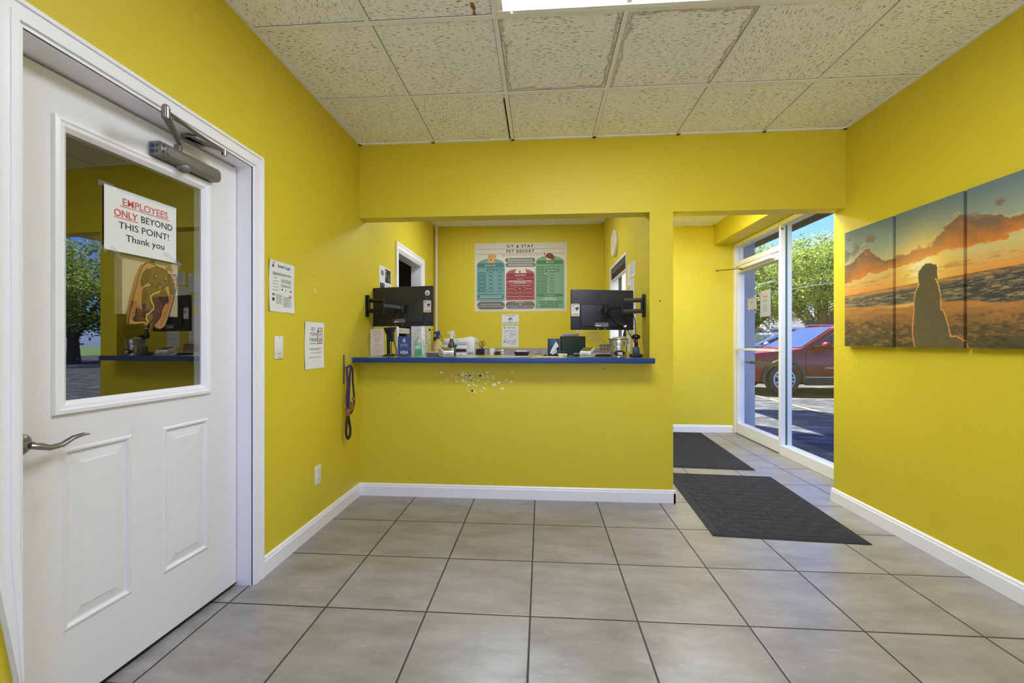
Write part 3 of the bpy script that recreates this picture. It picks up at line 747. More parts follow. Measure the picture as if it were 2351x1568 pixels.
m = MB(); m.cyl((xh, 2.906, .665), (xh, 2.906, .715), .016, M_BRASS, 12); m.cyl((xh + .012, 2.943, .70), (xh + .012, 2.945, .755), .011, M_BRASS, 12); m.cyl((xh + .008, 2.98, .762), (xh + .008, 2.984, .785), .011, M_BRASS, 12); m.build('clasp', t)

# ------------------------------------------------------------------ sunset canvases
def vnoise(x, y, seed):
    xi = np.floor(x).astype(int); yi = np.floor(y).astype(int); fx = x - xi; fy = y - yi
    fx = fx * fx * (3 - 2 * fx); fy = fy * fy * (3 - 2 * fy)
    def h(a, b):
        n = (a * 374761393 + b * 668265263 + seed * 974711) & 0x7fffffff
        n = ((n ^ (n >> 13)) * 1274126177) & 0x7fffffff
        return ((n ^ (n >> 16)) & 0xffff) / 65535.0
    return (h(xi, yi) * (1 - fx) + h(xi + 1, yi) * fx) * (1 - fy) + (h(xi, yi + 1) * (1 - fx) + h(xi + 1, yi + 1) * fx) * fy
def fbm(x, y, seed, o=5, g=.5):
    s_ = 0; a = 1; t_ = 0
    for k in range(o): s_ = s_ + a * vnoise(x * 2 ** k, y * 2 ** k, seed + k); t_ += a; a *= g
    return s_ / t_
def inpoly(x, y, pts):
    r = np.zeros(x.shape, bool); n = len(pts)
    for i in range(n):
        (xa, ya), (xb, yb_) = pts[i], pts[(i + 1) % n]
        if ya == yb_: continue
        r ^= ((ya > y) != (yb_ > y)) & (x < (xb - xa) * (y - ya) / (yb_ - ya) + xa)
    return r
def lin(c): return np.array(S(*c)[:3])
def sunset(u, v):
    """printed beach picture: u metres along the three canvases, v 0..1 up"""
    mixc = lambda a, b, t: a + (b - a) * np.clip(t, 0, 1)[..., None]
    hz = .445 + .03 * u
    t = (v - hz) / (1 - hz)
    c = mixc(np.broadcast_to(lin((226, 152, 64)), u.shape + (3,)), lin((206, 190, 120)), t / .28)
    c = mixc(c, lin((150, 160, 135)), (t - .28) / .3); c = mixc(c, lin((104, 122, 124)), (t - .55) / .4)
    d = np.hypot((u - .60) * 1.0, (v - .575) * .8)
    c = mixc(c, lin((255, 214, 88)), np.exp(-(d / .16) ** 2) * 1.1); c = mixc(c, lin((255, 246, 190)), np.exp(-(d / .07) ** 2))
    # cloud bank
    n = fbm(u * 9 + 3, v * 11, 11, 5); n2 = fbm(u * 24, v * 30, 5, 4)
    top = .675 + .03 * np.sin(u * 9 + .5) + .135 * np.exp(-((u - .20) / .085) ** 2) + .115 * np.exp(-((u - .80) / .10) ** 2) + .10 * np.exp(-((u - 1.08) / .16) ** 2) + .02 * u + .06 * (fbm(u * 7, v * 0 + 2.5, 77, 4) - .5)
    bot = .60 + .06 * u - .045 * np.exp(-((u - .12) / .12) ** 2) - .01
    dens = np.minimum((top - v) / .04, (v - bot) / .025) + (n - .5) * 2.6 + (n2 - .5) * 2.2 + .35
    shade = np.clip((v - bot) / (top - bot + 1e-3), 0, 1)
    cc = mixc(np.broadcast_to(lin((208, 128, 52)), u.shape + (3,)), lin((124, 98, 74)), shade * 1.2 + (n2 - .5) * .8)
    cc = mixc(cc, lin((240, 170, 80)), np.exp(-(d / .16) ** 2) * .8)
    cm = np.clip(dens * 2.2, 0, 1); c = mixc(c, lin((250, 200, 110)), np.clip(1 - np.abs(dens - .12) * 4.5, 0, 1) * .55); c = mixc(c, cc, cm)
    for (cu, cv, rx, rz) in ((.10, .83, .05, .05), (.235, .865, .045, .035), (.01, .80, .03, .06), (.0, .62, .04, .05), (.86, .83, .04, .022), (.90, .80, .035, .02), (1.02, .855, .03, .02), (.03, .93, .04, .03)):
        q = 1 - np.hypot((u - cu) / rx, (v - cv) / rz) + (n2 - .5) * 2.2 + (n - .5) * 1.5
        c = mixc(c, lin((126, 104, 84)) if cv > .79 else lin((150, 104, 62)), np.clip(q * 2.4, 0, 1) * .85)
    st = fbm(u * 14, v * 70, 31, 4)
    c = mixc(c, lin((176, 128, 66)), np.clip((st - .56) * 8, 0, 1) * np.clip(1 - np.abs(v - hz - .07) / .055, 0, 1) * .7)
    # sea
    wv = fbm(u * 22 + v * 9, v * 150 - u * 10, 21, 5, .62)
    sea = mixc(np.broadcast_to(lin((104, 98, 78)), u.shape + (3,)), lin((72, 72, 64)), (u - .5) / .4)
    sea = mixc(sea, lin((176, 150, 108)), np.clip((wv - .52) * 6, 0, 1) * .75); sea = mixc(sea, lin((50, 46, 38)), np.clip((.44 - wv) * 6, 0, 1) * .7)
    sea = mixc(sea, lin((214, 150, 72)), np.exp(-(((v - hz + .02) / .012) ** 2)) * .8 * np.exp(-((u - .45) / .5) ** 2))
    sh = .345 - .06 * u + .025 * (fbm(u * 5, v * 3, 9, 3) - .5) * 2
    isea = np.clip((hz - v) / .006, 0, 1); c = mixc(c, sea, isea)
    # wet sand
    sn = fbm(u * 9, v * 45, 41, 5, .6); sn2 = fbm(u * 30, v * 60, 44, 4, .6)
    sand = mixc(np.broadcast_to(lin((190, 130, 66)), u.shape + (3,)), lin((108, 88, 54)), (sh - v) / .16 + (sn - .5))
    sand = mixc(sand, lin((84, 76, 50)), (.16 - v) / .12 + (sn - .5) * .5)
    sand = mixc(sand, lin((170, 120, 66)), np.clip((sn2 - .60) * 9, 0, 1) * np.clip((.24 - v) / .06, 0, 1) * .6); sand = mixc(sand, lin((56, 50, 34)), np.clip((.42 - sn2) * 7, 0, 1) * np.clip((.26 - v) / .08, 0, 1) * .6)
    c = mixc(c, sand, np.clip((sh - v) / .012 + .3, 0, 1))
    c = mixc(c, lin((238, 186, 96)), np.exp(-(((v - sh) / .012) ** 2)) * np.exp(-((u - .5) / .16) ** 2) * .9)
    # dog
    dog = [(.560, .0), (.545, .10), (.550, .19), (.556, .26), (.556, .33), (.565, .40), (.580, .425), (.588, .445), (.582, .47), (.581, .51), (.584, .54), (.598, .553), (.606, .57), (.628, .583), (.650, .583), (.668, .576), (.678, .567), (.690, .566), (.696, .545), (.698, .50), (.699, .47), (.693, .462), (.687, .472), (.683, .468), (.690, .452), (.702, .42), (.712, .35), (.714, .26), (.730, .245), (.748, .18), (.766, .09), (.768, .07), (.80, .072), (.828, .055), (.850, .03), (.86, .0)]
    fu = u + (fbm(u * 120, v * 95, 51, 3) - .5) * .005; fv = v + (fbm(u * 120 + 7, v * 95, 52, 3) - .5) * .006
    din = inpoly(fu, fv, dog); rim = np.zeros(u.shape, bool)
    for du, dv in ((.006, 0), (-.006, 0), (0, -.008), (.004, -.005), (-.004, -.005)): rim |= inpoly(fu + du, fv + dv, dog)
    c = mixc(c, lin((236, 160, 92)), (rim & ~din) * .85); c = mixc(c, lin((255, 226, 130)), (rim & ~din) * np.clip((v - .36) / .15, 0, 1) * .8)
    dc = mixc(np.broadcast_to(lin((104, 92, 62)), u.shape + (3,)), lin((96, 88, 58)), v * 1.5); dc = dc * (1 + (fbm(u * 60, v * 50, 61, 4) - .5) * .35)[..., None]
    return np.clip(np.where(din[..., None], dc, c), 0, 1)
def m_print():
    t = NT('printed_sunset_canvas'); a = t.n('Attribute', _attribute_name='print')
    wv_ = t.noise(t.obj(), 900, 1)
    return t.bsdf(Base__Color=a.outputs['Color'], Roughness=.62, Specular__IOR__Level=.25, Normal=t.bump(wv_, .12, .0006))
M_PRINT = m_print()
def canvas(ya, yb_, label):
    """hangs on the right wall from ya (far) to yb_ (near)"""
    u0, u1 = 3.14 - ya, 3.14 - yb_; D = .036; z0, z1 = 1.157, 1.957
    nu, nv = 150, 280
    us = np.concatenate(([u0 - D], np.linspace(u0, u1, nu), [u1 + D])); vs = np.concatenate(([-.045], np.linspace(0, 1, nv), [1.045]))
    U, V = np.meshgrid(us, vs, indexing='ij')
    C = sunset(np.clip(U, u0, u1) if False else U, np.clip(V, 0, 1))
    X = np.full(U.shape, XR - D); X[0, :] = XR; X[-1, :] = XR; X[:, 0] = XR; X[:, -1] = XR
    Yw = 3.14 - np.clip(U, u0, u1); Zw = z0 + np.clip(V, 0, 1) * (z1 - z0)
    base = (XR, (ya + yb_) / 2, (z0 + z1) / 2)
    co = np.stack([X - base[0], Yw - base[1], Zw - base[2]], -1).reshape(-1, 3)
    nU, nV = U.shape; idx = np.arange(nU * nV).reshape(nU, nV)
    fs = np.stack([idx[:-1, :-1], idx[1:, :-1], idx[1:, 1:], idx[:-1, 1:]], -1).reshape(-1, 4)
    me = bpy.data.meshes.new('sunset_canvas'); me.from_pydata(co.tolist(), [], fs.tolist())
    at = me.color_attributes.new('print', 'FLOAT_COLOR', 'POINT')
    at.data.foreach_set('color', np.concatenate([C, np.ones(C.shape[:2] + (1,))], -1).astype(np.float32).ravel())
    me.materials.append(M_PRINT); me.update()
    o = bpy.data.objects.new('sunset_canvas', me); COL.objects.link(o); o.location = base; o['base'] = base
    tag(o, label, 'wall art', 'three-part beach sunset print')
canvas(3.143, 2.735, 'leftmost sunset canvas with clouds over the beach, next to the passage')
canvas(2.712, 2.302, 'middle sunset canvas with a dog silhouette sitting on the beach')
canvas(2.284, 1.874, 'rightmost sunset canvas with open sea, cut by the picture edge')

# ------------------------------------------------------------------ floor mats
def mat_(W, L, origin, ang, label):
    M = Matrix.Translation(origin) @ Matrix.Rotation(ang, 4, 'Z')
    m = MB(M); MR = P('charcoal_ribbed_carpet', S(53, 52, 56), .92); ME = P('black_mat_edge', S(32, 32, 35), .75)
    m.box(0, W, 0, L, .001, .005, ME, .001, 1)
    e = .05
    for k in range(3):
        a = .008 + k * .013
        for q in ((a, W - a, a, a + .007), (a, W - a, L - a - .007, L - a), (a, a + .007, a, L - a), (W - a - .007, W - a, a, L - a)): m.box(*q, .005, .0075, MR)
    B = .074; nx = int(round((W - 2 * e) / B)); ny = int(round((L - 2 * e) / B)); bx, by = (W - 2 * e) / nx, (L - 2 * e) / ny
    vs = []; fs = []
    R = 5
    for i in range(nx):
        for j in range(ny):
            ox, oy = e + i * bx, e + j * by
            for r in range(R):
                if (i + j) % 2: x0, x1, y0, y1 = ox + bx * (r + .12) / R, ox + bx * (r + .88) / R, oy + .003, oy + by - .003
                else: x0, x1, y0, y1 = ox + .003, ox + bx - .003, oy + by * (r + .12) / R, oy + by * (r + .88) / R
                h = rnd.uniform(.0085, .0105); o = len(vs); d = .002
                vs += [(x0, y0, .005), (x1, y0, .005), (x1, y1, .005), (x0, y1, .005), (x0 + d, y0 + d, h), (x1 - d, y0 + d, h), (x1 - d, y1 - d, h), (x0 + d, y1 - d, h)]
                fs += [tuple(o + q for q in f_) for f_ in ((4, 5, 6, 7), (0, 1, 5, 4), (1, 2, 6, 5), (2, 3, 7, 6), (3, 0, 4, 7))]
    m.add(vs, fs, MR)
    tag(m.build('floor_mat', base=origin), label, 'floor mat', 'charcoal entrance mats')
mat_(.885, 1.245, (1.046, 2.655, 0), -.060, 'near charcoal floor mat lying across the tiles at the passage')
mat_(.93, 1.60, (1.04, 4.09, 0), -.063, 'far charcoal floor mat inside the entrance, beside the glass door')

# ------------------------------------------------------------------ storefront: fixed window, mullions, entrance door
XF0, XF1, XG = 2.50, 2.61, 2.555
m = MB()
m.box(XF0, XF1 + .005, 4.603, 4.634, 0, 2.452, M_ALU, .002, 1)                  # mullion
m.box(XF0, XF1, 3.2, 3.31, 0, 2.452, M_ALU)                             # right jamb, behind the wall
m.box(XF0, XF1, 3.31, 4.603, 0, .105, M_ALU, .003, 1); m.box(XF0, XF1, 3.31, 4.603, 2.405, 2.452, M_ALU)
m.box(XF0, XF1, 5.655, YV, 0, 2.452, M_ALU, .002, 1)                     # left jamb
m.box(XF0, XF1, 4.634, 5.655, 2.405, 2.452, M_ALU); m.box(XF0, XF1, 4.634, 5.655, 2.148, 2.210, M_ALU, .002, 1)
m.box(XF0 + .01, XF1, 4.634, 5.655, -.01, .012, M_STEEL)                 # threshold
win = struct(m, 'window_1', 'tall clear window in a white frame between the door and right wall', 'window', base=(2.55, 4.4, 0))
m = MB(); m.box(XG, XG + .006, 3.31, 4.603, .105, 2.405, M_GLASS); m.build('pane', win)
m = MB(); m.box(XG, XG + .006, 4.634, 5.655, 2.21, 2.405, M_GLASS); m.build('transom_pane', win)
m = MB(); m.box(2.549, 2.567, 4.600, 4.603, .105, 2.405, P('green_glass_edge', S(70, 104, 96), .3)); m.build('glazing_seal', win)
m = MB(); m.box(XF0 + .005, XF0 + .03, 4.601, 4.603, 2.36, 2.385, M_STEEL, .001); m.build('lock_cap', win)
dr = tag(thing('door_1', (2.55, 5.1, 0), 'glass entrance door with a white frame, push bar and taped notices', 'door'), kind='structure')
m = MB()
m.box(XF0 + .012, XF1 - .01, 5.604, 5.652, .012, 2.142, M_ALU, .002, 1); m.box(XF0 + .012, XF1 - .01, 4.637, 4.664, .012, 2.142, M_ALU, .002, 1)
m.box(XF0 + .012, XF1 - .01, 4.664, 5.604, .012, .145, M_ALU, .002, 1); m.box(XF0 + .012, XF1 - .01, 4.664, 5.604, 2.064, 2.142, M_ALU, .002, 1)
m.build('frame', dr)
m = MB(); m.box(XG, XG + .006, 4.664, 5.604, .145, 2.064, M_GLASS); m.build('pane', dr)
m = MB(); m.box(2.452, 2.468, 4.64, 5.585, 1.080, 1.108, M_ALU, .004); m.box(2.468, 2.515, 4.65, 4.67, 1.085, 1.103, M_ALU); m.box(2.468, 2.515, 5.56, 5.58, 1.085, 1.103, M_ALU); m.build('push_bar', dr)
m = MB(); m.box(2.655, 2.672, 4.64, 5.585, .905, .945, P('bronze_pull_bar', S(92, 88, 60), .4, .4), .004); m.box(2.60, 2.655, 4.65, 4.67, .915, .935, M_STEEL); m.box(2.60, 2.655, 5.56, 5.58, .915, .935, M_STEEL); m.build('pull_bar', dr)
m = MB(); m.cyl((2.475, 5.28, 2.105), (2.475, 5.44, 2.105), .026, M_ALU, 16); m.box(2.45, 2.512, 4.72, 5.42, 2.085, 2.125, M_ALU, .006)
m.build('closer_body', dr)
m = MB(); m.tube([(2.47, 5.38, 2.075), (2.40, 5.30, 2.07), (2.36, 5.20, 2.068)], .007, M_STEEL); m.tube([(2.40, 5.26, 2.07), (2.215, 5.505, 2.085)], .006, M_NICKEL); m.cyl((2.215, 5.505, 2.075), (2.215, 5.505, 2.095), .009, M_DGREY, 10)
m.build('closer_arm', dr)
def f_notice(m, w, h, z):
    m.rect(w * .25, w * .7, h * .76, h * .79, z, M_INKR); m.rect(w * .28, w * .68, h * .71, h * .75, z, M_ORANGE)
    for yy in (.62, .57, .43, .38, .33, .28, .21): m.lines(w * (.28 if yy > .22 else .36), w * (.72 if yy > .22 else .64), h * yy, h * .014, z, M_INKG)
TP = lambda w, h: [[(-.025, h - .05), (.02, h + .04), (.035, h + .03), (-.01, h - .07)], [(w - .03, h + .03), (w - .015, h + .045), (w + .03, h - .03), (w + .012, h - .04)], [(-.03, .05), (-.015, .06), (.03, -.03), (.012, -.045)], [(w - .03, -.03), (w - .015, -.045), (w + .03, .04), (w + .015, .055)]]
sheet('door_notice', (XG - .003, 5.115, 1.475), '-x', .222, .298, 'tall grey notice taped to the entrance door glass', 'notice', M_PAPERG, f_notice, tape=TP(.222, .298))
def f_sm(m, w, h, z):
    m.lines(w * .2, w * .8, h * .86, h * .015, z, M_INKG); m.rect(w * .42, w * .55, h * .55, h * .66, z, M_INKG)
sheet('small_door_notice', (XG - .003, 5.415, 1.578), '-x', .216, .140, 'small square notice taped to the entrance door glass beside the tall one', 'notice', M_PAPERG, f_sm, tape=TP(.216, .14)[1::2])

# ------------------------------------------------------------------ service counter
t = thing('counter_shelf', (-.3, 3.3, 1.05), 'blue-edged service counter shelf across the window opening', 'counter')
m = MB(); m.box(XL + .001, XO - .001, 3.062, 3.72, 1.034, 1.070, M_LAM); m.build('top', t)
m = MB(); m.box(XL + .001, XO + .004, 3.050, 3.062, 1.033, 1.0705, M_BLUE, .002); m.box(XO - .001, XO + .004, 3.05, YB - .001, 1.033, 1.0705, M_BLUE); m.build('edge_band', t)
SZ = 1.0705

def monitor(name, C, yaw, W, H, label, dots, logo):
    """back of the screen faces local -y; C is the centre of the back face"""
    M = Matrix.Translation(C) @ Matrix.Rotation(yaw, 4, 'Z')
    t = thing(name, C, label, 'monitor', 'counter monitors seen from behind')
    m = MB(M); m.box(-W / 2, W / 2, 0, .030, -H / 2, H / 2, M_MON, .006); m.box(-W * .36, W * .36, -.012, .002, -H * .42, H * .12, M_MON, .008)
    m.build('housing', t)
    m = MB(M); m.box(-W / 2 + .008, W / 2 - .008, .030, .0315, -H / 2 + .015, H / 2 - .008, M_BLACK); m.build('screen', t)
    m = MB(M); m.box(-.055, .055, -.016, -.011, -.09, .012, M_BLACKM, .002)
    for sx in (-.042, .042):
        for sz in (-.078, 0): m.lathe([(.004, 0), (.004, .002)], (sx, -.0175, sz), M_STEEL, 8, 'y')
    m.build('mount_plate', t)
    MP = M @ wallM((0, 0, 0), '-y')
    m = MB(MP); m.rect(-.07, .04, -.135, -.103, .0125, P('rating_label_grey', S(112, 112, 118), .5)); m.rect(-.066, -.02, -.128, -.122, .013, M_PAPER); m.lines(-.066, .03, -.112, .003, .013, M_INKG)
    m.build('rating_label', t)
    m = MB(M)
    for sx in (-.045, .012): m.lathe([(.005, 0), (.005, .003)], (sx, -.0145, -.150), M_CHROME, 8, 'y')
    m.box(-.04, .005, -.014, -.011, -.146, -.138, M_BLACK); m.build('port_cover', t)
    sx = dots
    m = MB(MP); a = sx
    m.pill(a - .034, a + .034, -.052, .045, .0012, M_PAPER, .006); m.lines(a - .028, a + .028, .034, .006, .0018, M_INKR); m.lines(a - .028, a - .008, .024, .005, .0018, M_INK); m.disc(a + .012, .008, .014, .0018, M_DGREY, 10, .012); m.rect(a + .004, a + .009, -.012, .0, .0018, M_DGREY); m.rect(a + .016, a + .02, -.014, .0, .0018, M_DGREY); m.rect(a + .022, a + .027, .004, .024, .0018, M_DGREY)
    for k in range(4): m.lines(a - .03, a - .006, .012 - .009 * k, .002, .0018, M_INKG)
    m.rect(a - .03, a + .03, -.03, -.027, .0018, M_ORANGE); m.rect(a - .03, a + .03, -.048, -.034, .0018, P('pale_orange_ink', S(226, 190, 150), .8)); m.lines(a - .02, a + .025, -.043, .004, .002, M_INKR)
    m.rect(a - .012, a + .008, .05, .064, .0012, M_DGREY)
    m.build('info_card', t)
    if logo == 'LG':
        m = MB(MP); ML = P('dim_logo_grey', S(66, 68, 70), .4); m.disc(-.045, .105, .017, .0012, P('dim_logo_green', S(46, 56, 44), .4)); m.build('logo_disc', t); m = MB(MP); m.text('LG', .012, .094, .034, .0013, ML, bold=.0006); m.build('logo_letters', t)
    else:
        m = MB(MP); m.disc(sx + .002, .105, .022, .0012, M_PAPER); m.disc(sx, .099, .011, .0018, P('grey_pupil', S(110, 126, 104), .5)); m.build('round_sticker', t)
    return M
ML_ = monitor('computer_monitor', (-1.148, 3.40, 1.478), -.20, .555, .325, 'left monitor back with a round eye sticker on its wall arm', .232, 'eye')
MR_ = monitor('computer_monitor', (.487, 3.385, 1.441), .215, .515, .318, 'right monitor back with LG logo on its wall arm', -.226, 'LG')

def arm(wx, sgn, plate, elbow, head, label):
    """plate on the side wall, two short parallel bars, one long bar and the screen head"""
    t = thing('monitor_arm', plate, label, 'monitor arm', 'swivel monitor wall arms')
    px, py, pz = plate
    m = MB(); m.box(px, px + sgn * .012, py - .02, py + .02, pz - .085, pz + .085, M_BLACKM, .004); [m.cyl((px, py, pz + d), (px + sgn * .022, py, pz + d), .016, M_BLACKM) for d in (-.072, .072)]; m.build('wall_plate', t)
    m = MB(); m.cyl((px + sgn * .022, py, pz - .06), (px + sgn * .022, py, pz + .06), .012, M_BLACKM)
    e = Vector(elbow)
    for d in (.042, -.042):
        d0 = Vector((px + sgn * .02, py, pz + d)); d1 = Vector((e.x, e.y, e.z + d)); m.tube([d0, d1], .017, M_DGREY if sgn < 0 else M_BLACKM, 4)
    m.cyl((e.x, e.y, e.z - .065), (e.x, e.y, e.z + .065), .012, M_BLACKM); m.build('fork_bars', t)
    h = Vector(head)
    m = MB(); m.tube([e, h], .017, M_DGREY if sgn > 0 else M_BLACKM, 8); m.build('long_bar', t)
    m = MB(); m.cyl(h + Vector((0, 0, -.03)), h + Vector((0, 0, .03)), .02, M_BLACKM); m.cyl(h, h + Vector((0, .05, -.01)), .016, M_BLACKM); m.build('swivel_head', t)
arm(XL, 1, (XL, 3.31, 1.478), (-1.255, 3.29, 1.475), (-1.118, 3.335, 1.462), 'black swivel arm fixed to the left wall, holding the left monitor')
arm(XO, -1, (XO, 3.32, 1.468), (.614, 3.26, 1.458), (.50, 3.325, 1.442), 'dark swivel arm fixed to the pier, holding the right monitor')

# cables
def cable(label, paths, r=.0035, extra=None, base=(0, 0, 0)):
    m = MB()
    for p in paths: m.tube(sp(p), r, M_BLACK, 6)
    if extra: extra(m)
    tag(m.build('cable', base=base), label, 'cable')
cable('black cables tied together hanging from the right monitor to the scanner', [
    [(.555, 3.355, 1.40), (.572, 3.34, 1.36), (.61, 3.32, 1.33), (.645, 3.31, 1.305), (.68, 3.32, 1.25), (.715, 3.335, 1.20), (.735, 3.345, 1.17)],
    [(.60, 3.36, 1.42), (.612, 3.33, 1.38), (.632, 3.315, 1.34), (.645, 3.31, 1.305), (.648, 3.315, 1.27), (.64, 3.32, 1.235)],
    [(.733, 3.46, 1.42), (.745, 3.42, 1.35), (.745, 3.40, 1.28), (.742, 3.375, 1.235)]], .0035,
    lambda m: (m.cyl((.636, 3.311, 1.304), (.656, 3.311, 1.310), .008, M_WPLAS, 8), m.tube([(.648, 3.316, 1.29), (.645, 3.318, 1.265), (.643, 3.32, 1.24), (.642, 3.321, 1.215)], .01, M_BLACK, 8, radii=[.004, .009, .013, .008])), (.64, 3.32, 1.3))
cable('black cables running from the left monitor down the camera stand', [
    [(-1.09, 3.37, 1.50), (-1.12, 3.34, 1.46), (-1.165, 3.32, 1.385), (-1.205, 3.33, 1.33), (-1.235, 3.36, 1.285), (-1.25, 3.39, 1.25)],
    [(-1.225, 3.42, 1.22), (-1.215, 3.42, 1.17), (-1.20, 3.43, 1.12), (-1.205, 3.44, 1.085), (-1.18, 3.45, 1.076), (-1.12, 3.47, 1.075)],
    [(-1.235, 3.42, 1.22), (-1.242, 3.42, 1.15), (-1.24, 3.43, 1.09), (-1.20, 3.46, 1.076)]], .0035, base=(-1.2, 3.4, 1.2))

# desk stand behind the menu card
t = thing('camera_stand', (-1.27, 3.44, SZ), 'black desk stand with clamp and power adapter behind the menu card', 'stand')
m = MB(); m.lathe([(.05, 0), (.05, .008), (.02, .014)], (-1.272, 3.44, SZ), M_BLACK, 20); m.build('base', t)
m = MB(); m.cyl((-1.272, 3.44, SZ + .01), (-1.275, 3.44, 1.25), .014, M_BLACK); m.build('pole', t)
m = MB(); m.prism([(-1.315, 1.305), (-1.21, 1.31), (-1.235, 1.25), (-1.285, 1.245)], 3.42, 3.46, M_BLACK, .004, axis='y'); m.build('clamp', t)
m = MB(); m.box(-1.258, -1.222, 3.41, 3.44, 1.19, 1.265, M_BLACK, .006); m.box(-1.259, -1.221, 3.409, 3.441, 1.205, 1.21, M_DGREY); m.build('adapter', t)

# menu card in acrylic holder
t = thing('menu_holder', (-1.32, 3.36, SZ), 'tall pale price list in a clear acrylic stand at the left end of the counter', 'card holder')
M = Matrix.Translation((-1.323, 3.325, SZ + .002)) @ Matrix.Rotation(-.14, 4, 'X') @ Matrix.Rotation(-.06, 4, 'Y')
m = MB(M @ wallM((0, 0, 0), '-y')); w_, h_ = .112, .222
m.rect(-w_ / 2, w_ / 2, .004, h_, .001, M_PAPERP); m.rect(-w_ / 2, w_ / 2, .004, h_, -.0005, M_PAPERP)
for k in range(20):
    if k in (6, 11, 15): continue
    hw = w_ * rnd.choice((.15, .2, .28, .33)); m.lines(-hw, hw, h_ * (.93 - .044 * k), .0022 if k not in (0, 7, 12) else .0035, .0014, M_INKG)
m.build('page', t)
m = MB(M); m.box(-w_ / 2 - .006, w_ / 2 + .006, .001, .003, 0, h_ + .002, M_ACRY); m.build('acrylic_sleeve', t)
m = MB(); m.box(-1.385, -1.261, 3.31, 3.40, SZ, SZ + .003, M_ACRY); m.build('acrylic_foot', t)

# contactless sign
t = thing('payment_sign', (-1.10, 3.32, SZ), 'blue contactless payment sign reading VISA on the counter', 'sign')
m = MB(Matrix.Translation((-1.101, 3.315, SZ)) @ Matrix.Rotation(-.05, 4, 'X') @ wallM((0, 0, 0), '-y'))
m.prism([(-.052, .003), (.052, .003), (.052, .160), (-.052, .160)], -.003, .0, M_BLUEC)
MV = P('white_print', S(232, 234, 240), .5)
m.text('VISA', 0, .020, .034, .0006, MV, bold=.0008, shear=.2)
m.lines(-.032, .034, .092, .006, .0006, P('pale_blue_print', S(150, 165, 205), .6), .03); m.lines(-.030, .030, .080, .005, .0006, P('pale_blue_print', S(150, 165, 205), .6), .03)
for k in range(4):
    r_ = .008 + .0065 * k; m.stroke([(-.018 + r_ * math.cos(a), .128 + r_ * math.sin(a)) for a in [(-.75 + .25 * q) for q in range(7)]], .0032, .0006, MV)
m.build('card', t)
m = MB(); m.box(-1.155, -1.047, 3.285, 3.37, SZ, SZ + .003, M_ACRY); m.build('acrylic_foot', t)

# hand sanitiser
t = thing('sanitizer_bottle', (-.976, 3.32, SZ), 'clear pump bottle of hand sanitizer with green label', 'bottle')
m = MB(); prof = [(-.037, 0), (.037, 0), (.038, .10), (.030, .125), (.012, .142), (.012, .155), (-.012, .155), (-.012, .142), (-.030, .125), (-.038, .10)]
m.prism([(-.976 + a, SZ + b_) for a, b_ in prof], 3.30, 3.345, M_BOTTLE, .005, axis='y'); m.build('body', t)
m = MB(wallM((-.976, 3.2995, SZ), '-y')); m.rect(-.029, .029, .010, .112, .0004, M_GREENP); m.rect(-.029, .027, .010, .06, .0008, M_GREENL); m.rect(-.027, -.008, .092, .101, .0008, M_INKR)
for k in range(3): m.lines(-.025, .012, .082 - .010 * k, .0045, .001, MV)
m.build('label', t)
m = MB(); m.cyl((-.976, 3.322, SZ + .155), (-.976, 3.322, SZ + .185), .011, M_ACRY); m.cyl((-.976, 3.322, SZ + .185), (-.976, 3.322, SZ + .205), .004, M_WPLAS); m.box(-.986, -.966, 3.285, 3.335, SZ + .205, SZ + .215, M_ACRY, .003); m.build('pump', t)

def terminal(C, yaw, label):
    M = Matrix.Translation(C) @ Matrix.Rotation(yaw, 4, 'Z')
    t = thing('card_terminal', C, label, 'card reader', 'white card terminals on the counter')
    # profile along local y (depth) / z, back side higher towards +y
    m = MB(M); m.prism([(-.055, .0), (.075, .0), (.085, .02), (.082, .03), (.0, .014), (-.062, .012)], -.046, .046, M_WPLAS, .005, axis='x'); m.build('cradle', t)
    m = MB(M); m.prism([(-.062, .016), (.0, .018), (.084, .034), (.086, .066), (.070, .073), (-.058, .044), (-.064, .035)], -.042, .042, M_WPLAS, .006, axis='x'); m.build('body', t)
    m = MB(M); m.prism([(-.040, .0495), (-.040, .0515), (.062, .0735), (.062, .071)], -.033, .033, P('terminal_screen', S(92, 84, 62), .15), axis='x'); m.build('screen', t)
    m = MB(M @ wallM((0, -.0645, 0), '-y')); m.lines(-.032, .032, .032, .0025, .001, M_INKG); m.rect(-.018, .014, .022, .0255, .001, M_INKG); m.build('card_slot', t)
terminal((-.735, 3.24, SZ), .48, 'left card terminal with its screen tilted, beside the spray bottles')
terminal((.345, 3.22, SZ), -.36, 'right card terminal left of the metal tip bucket')

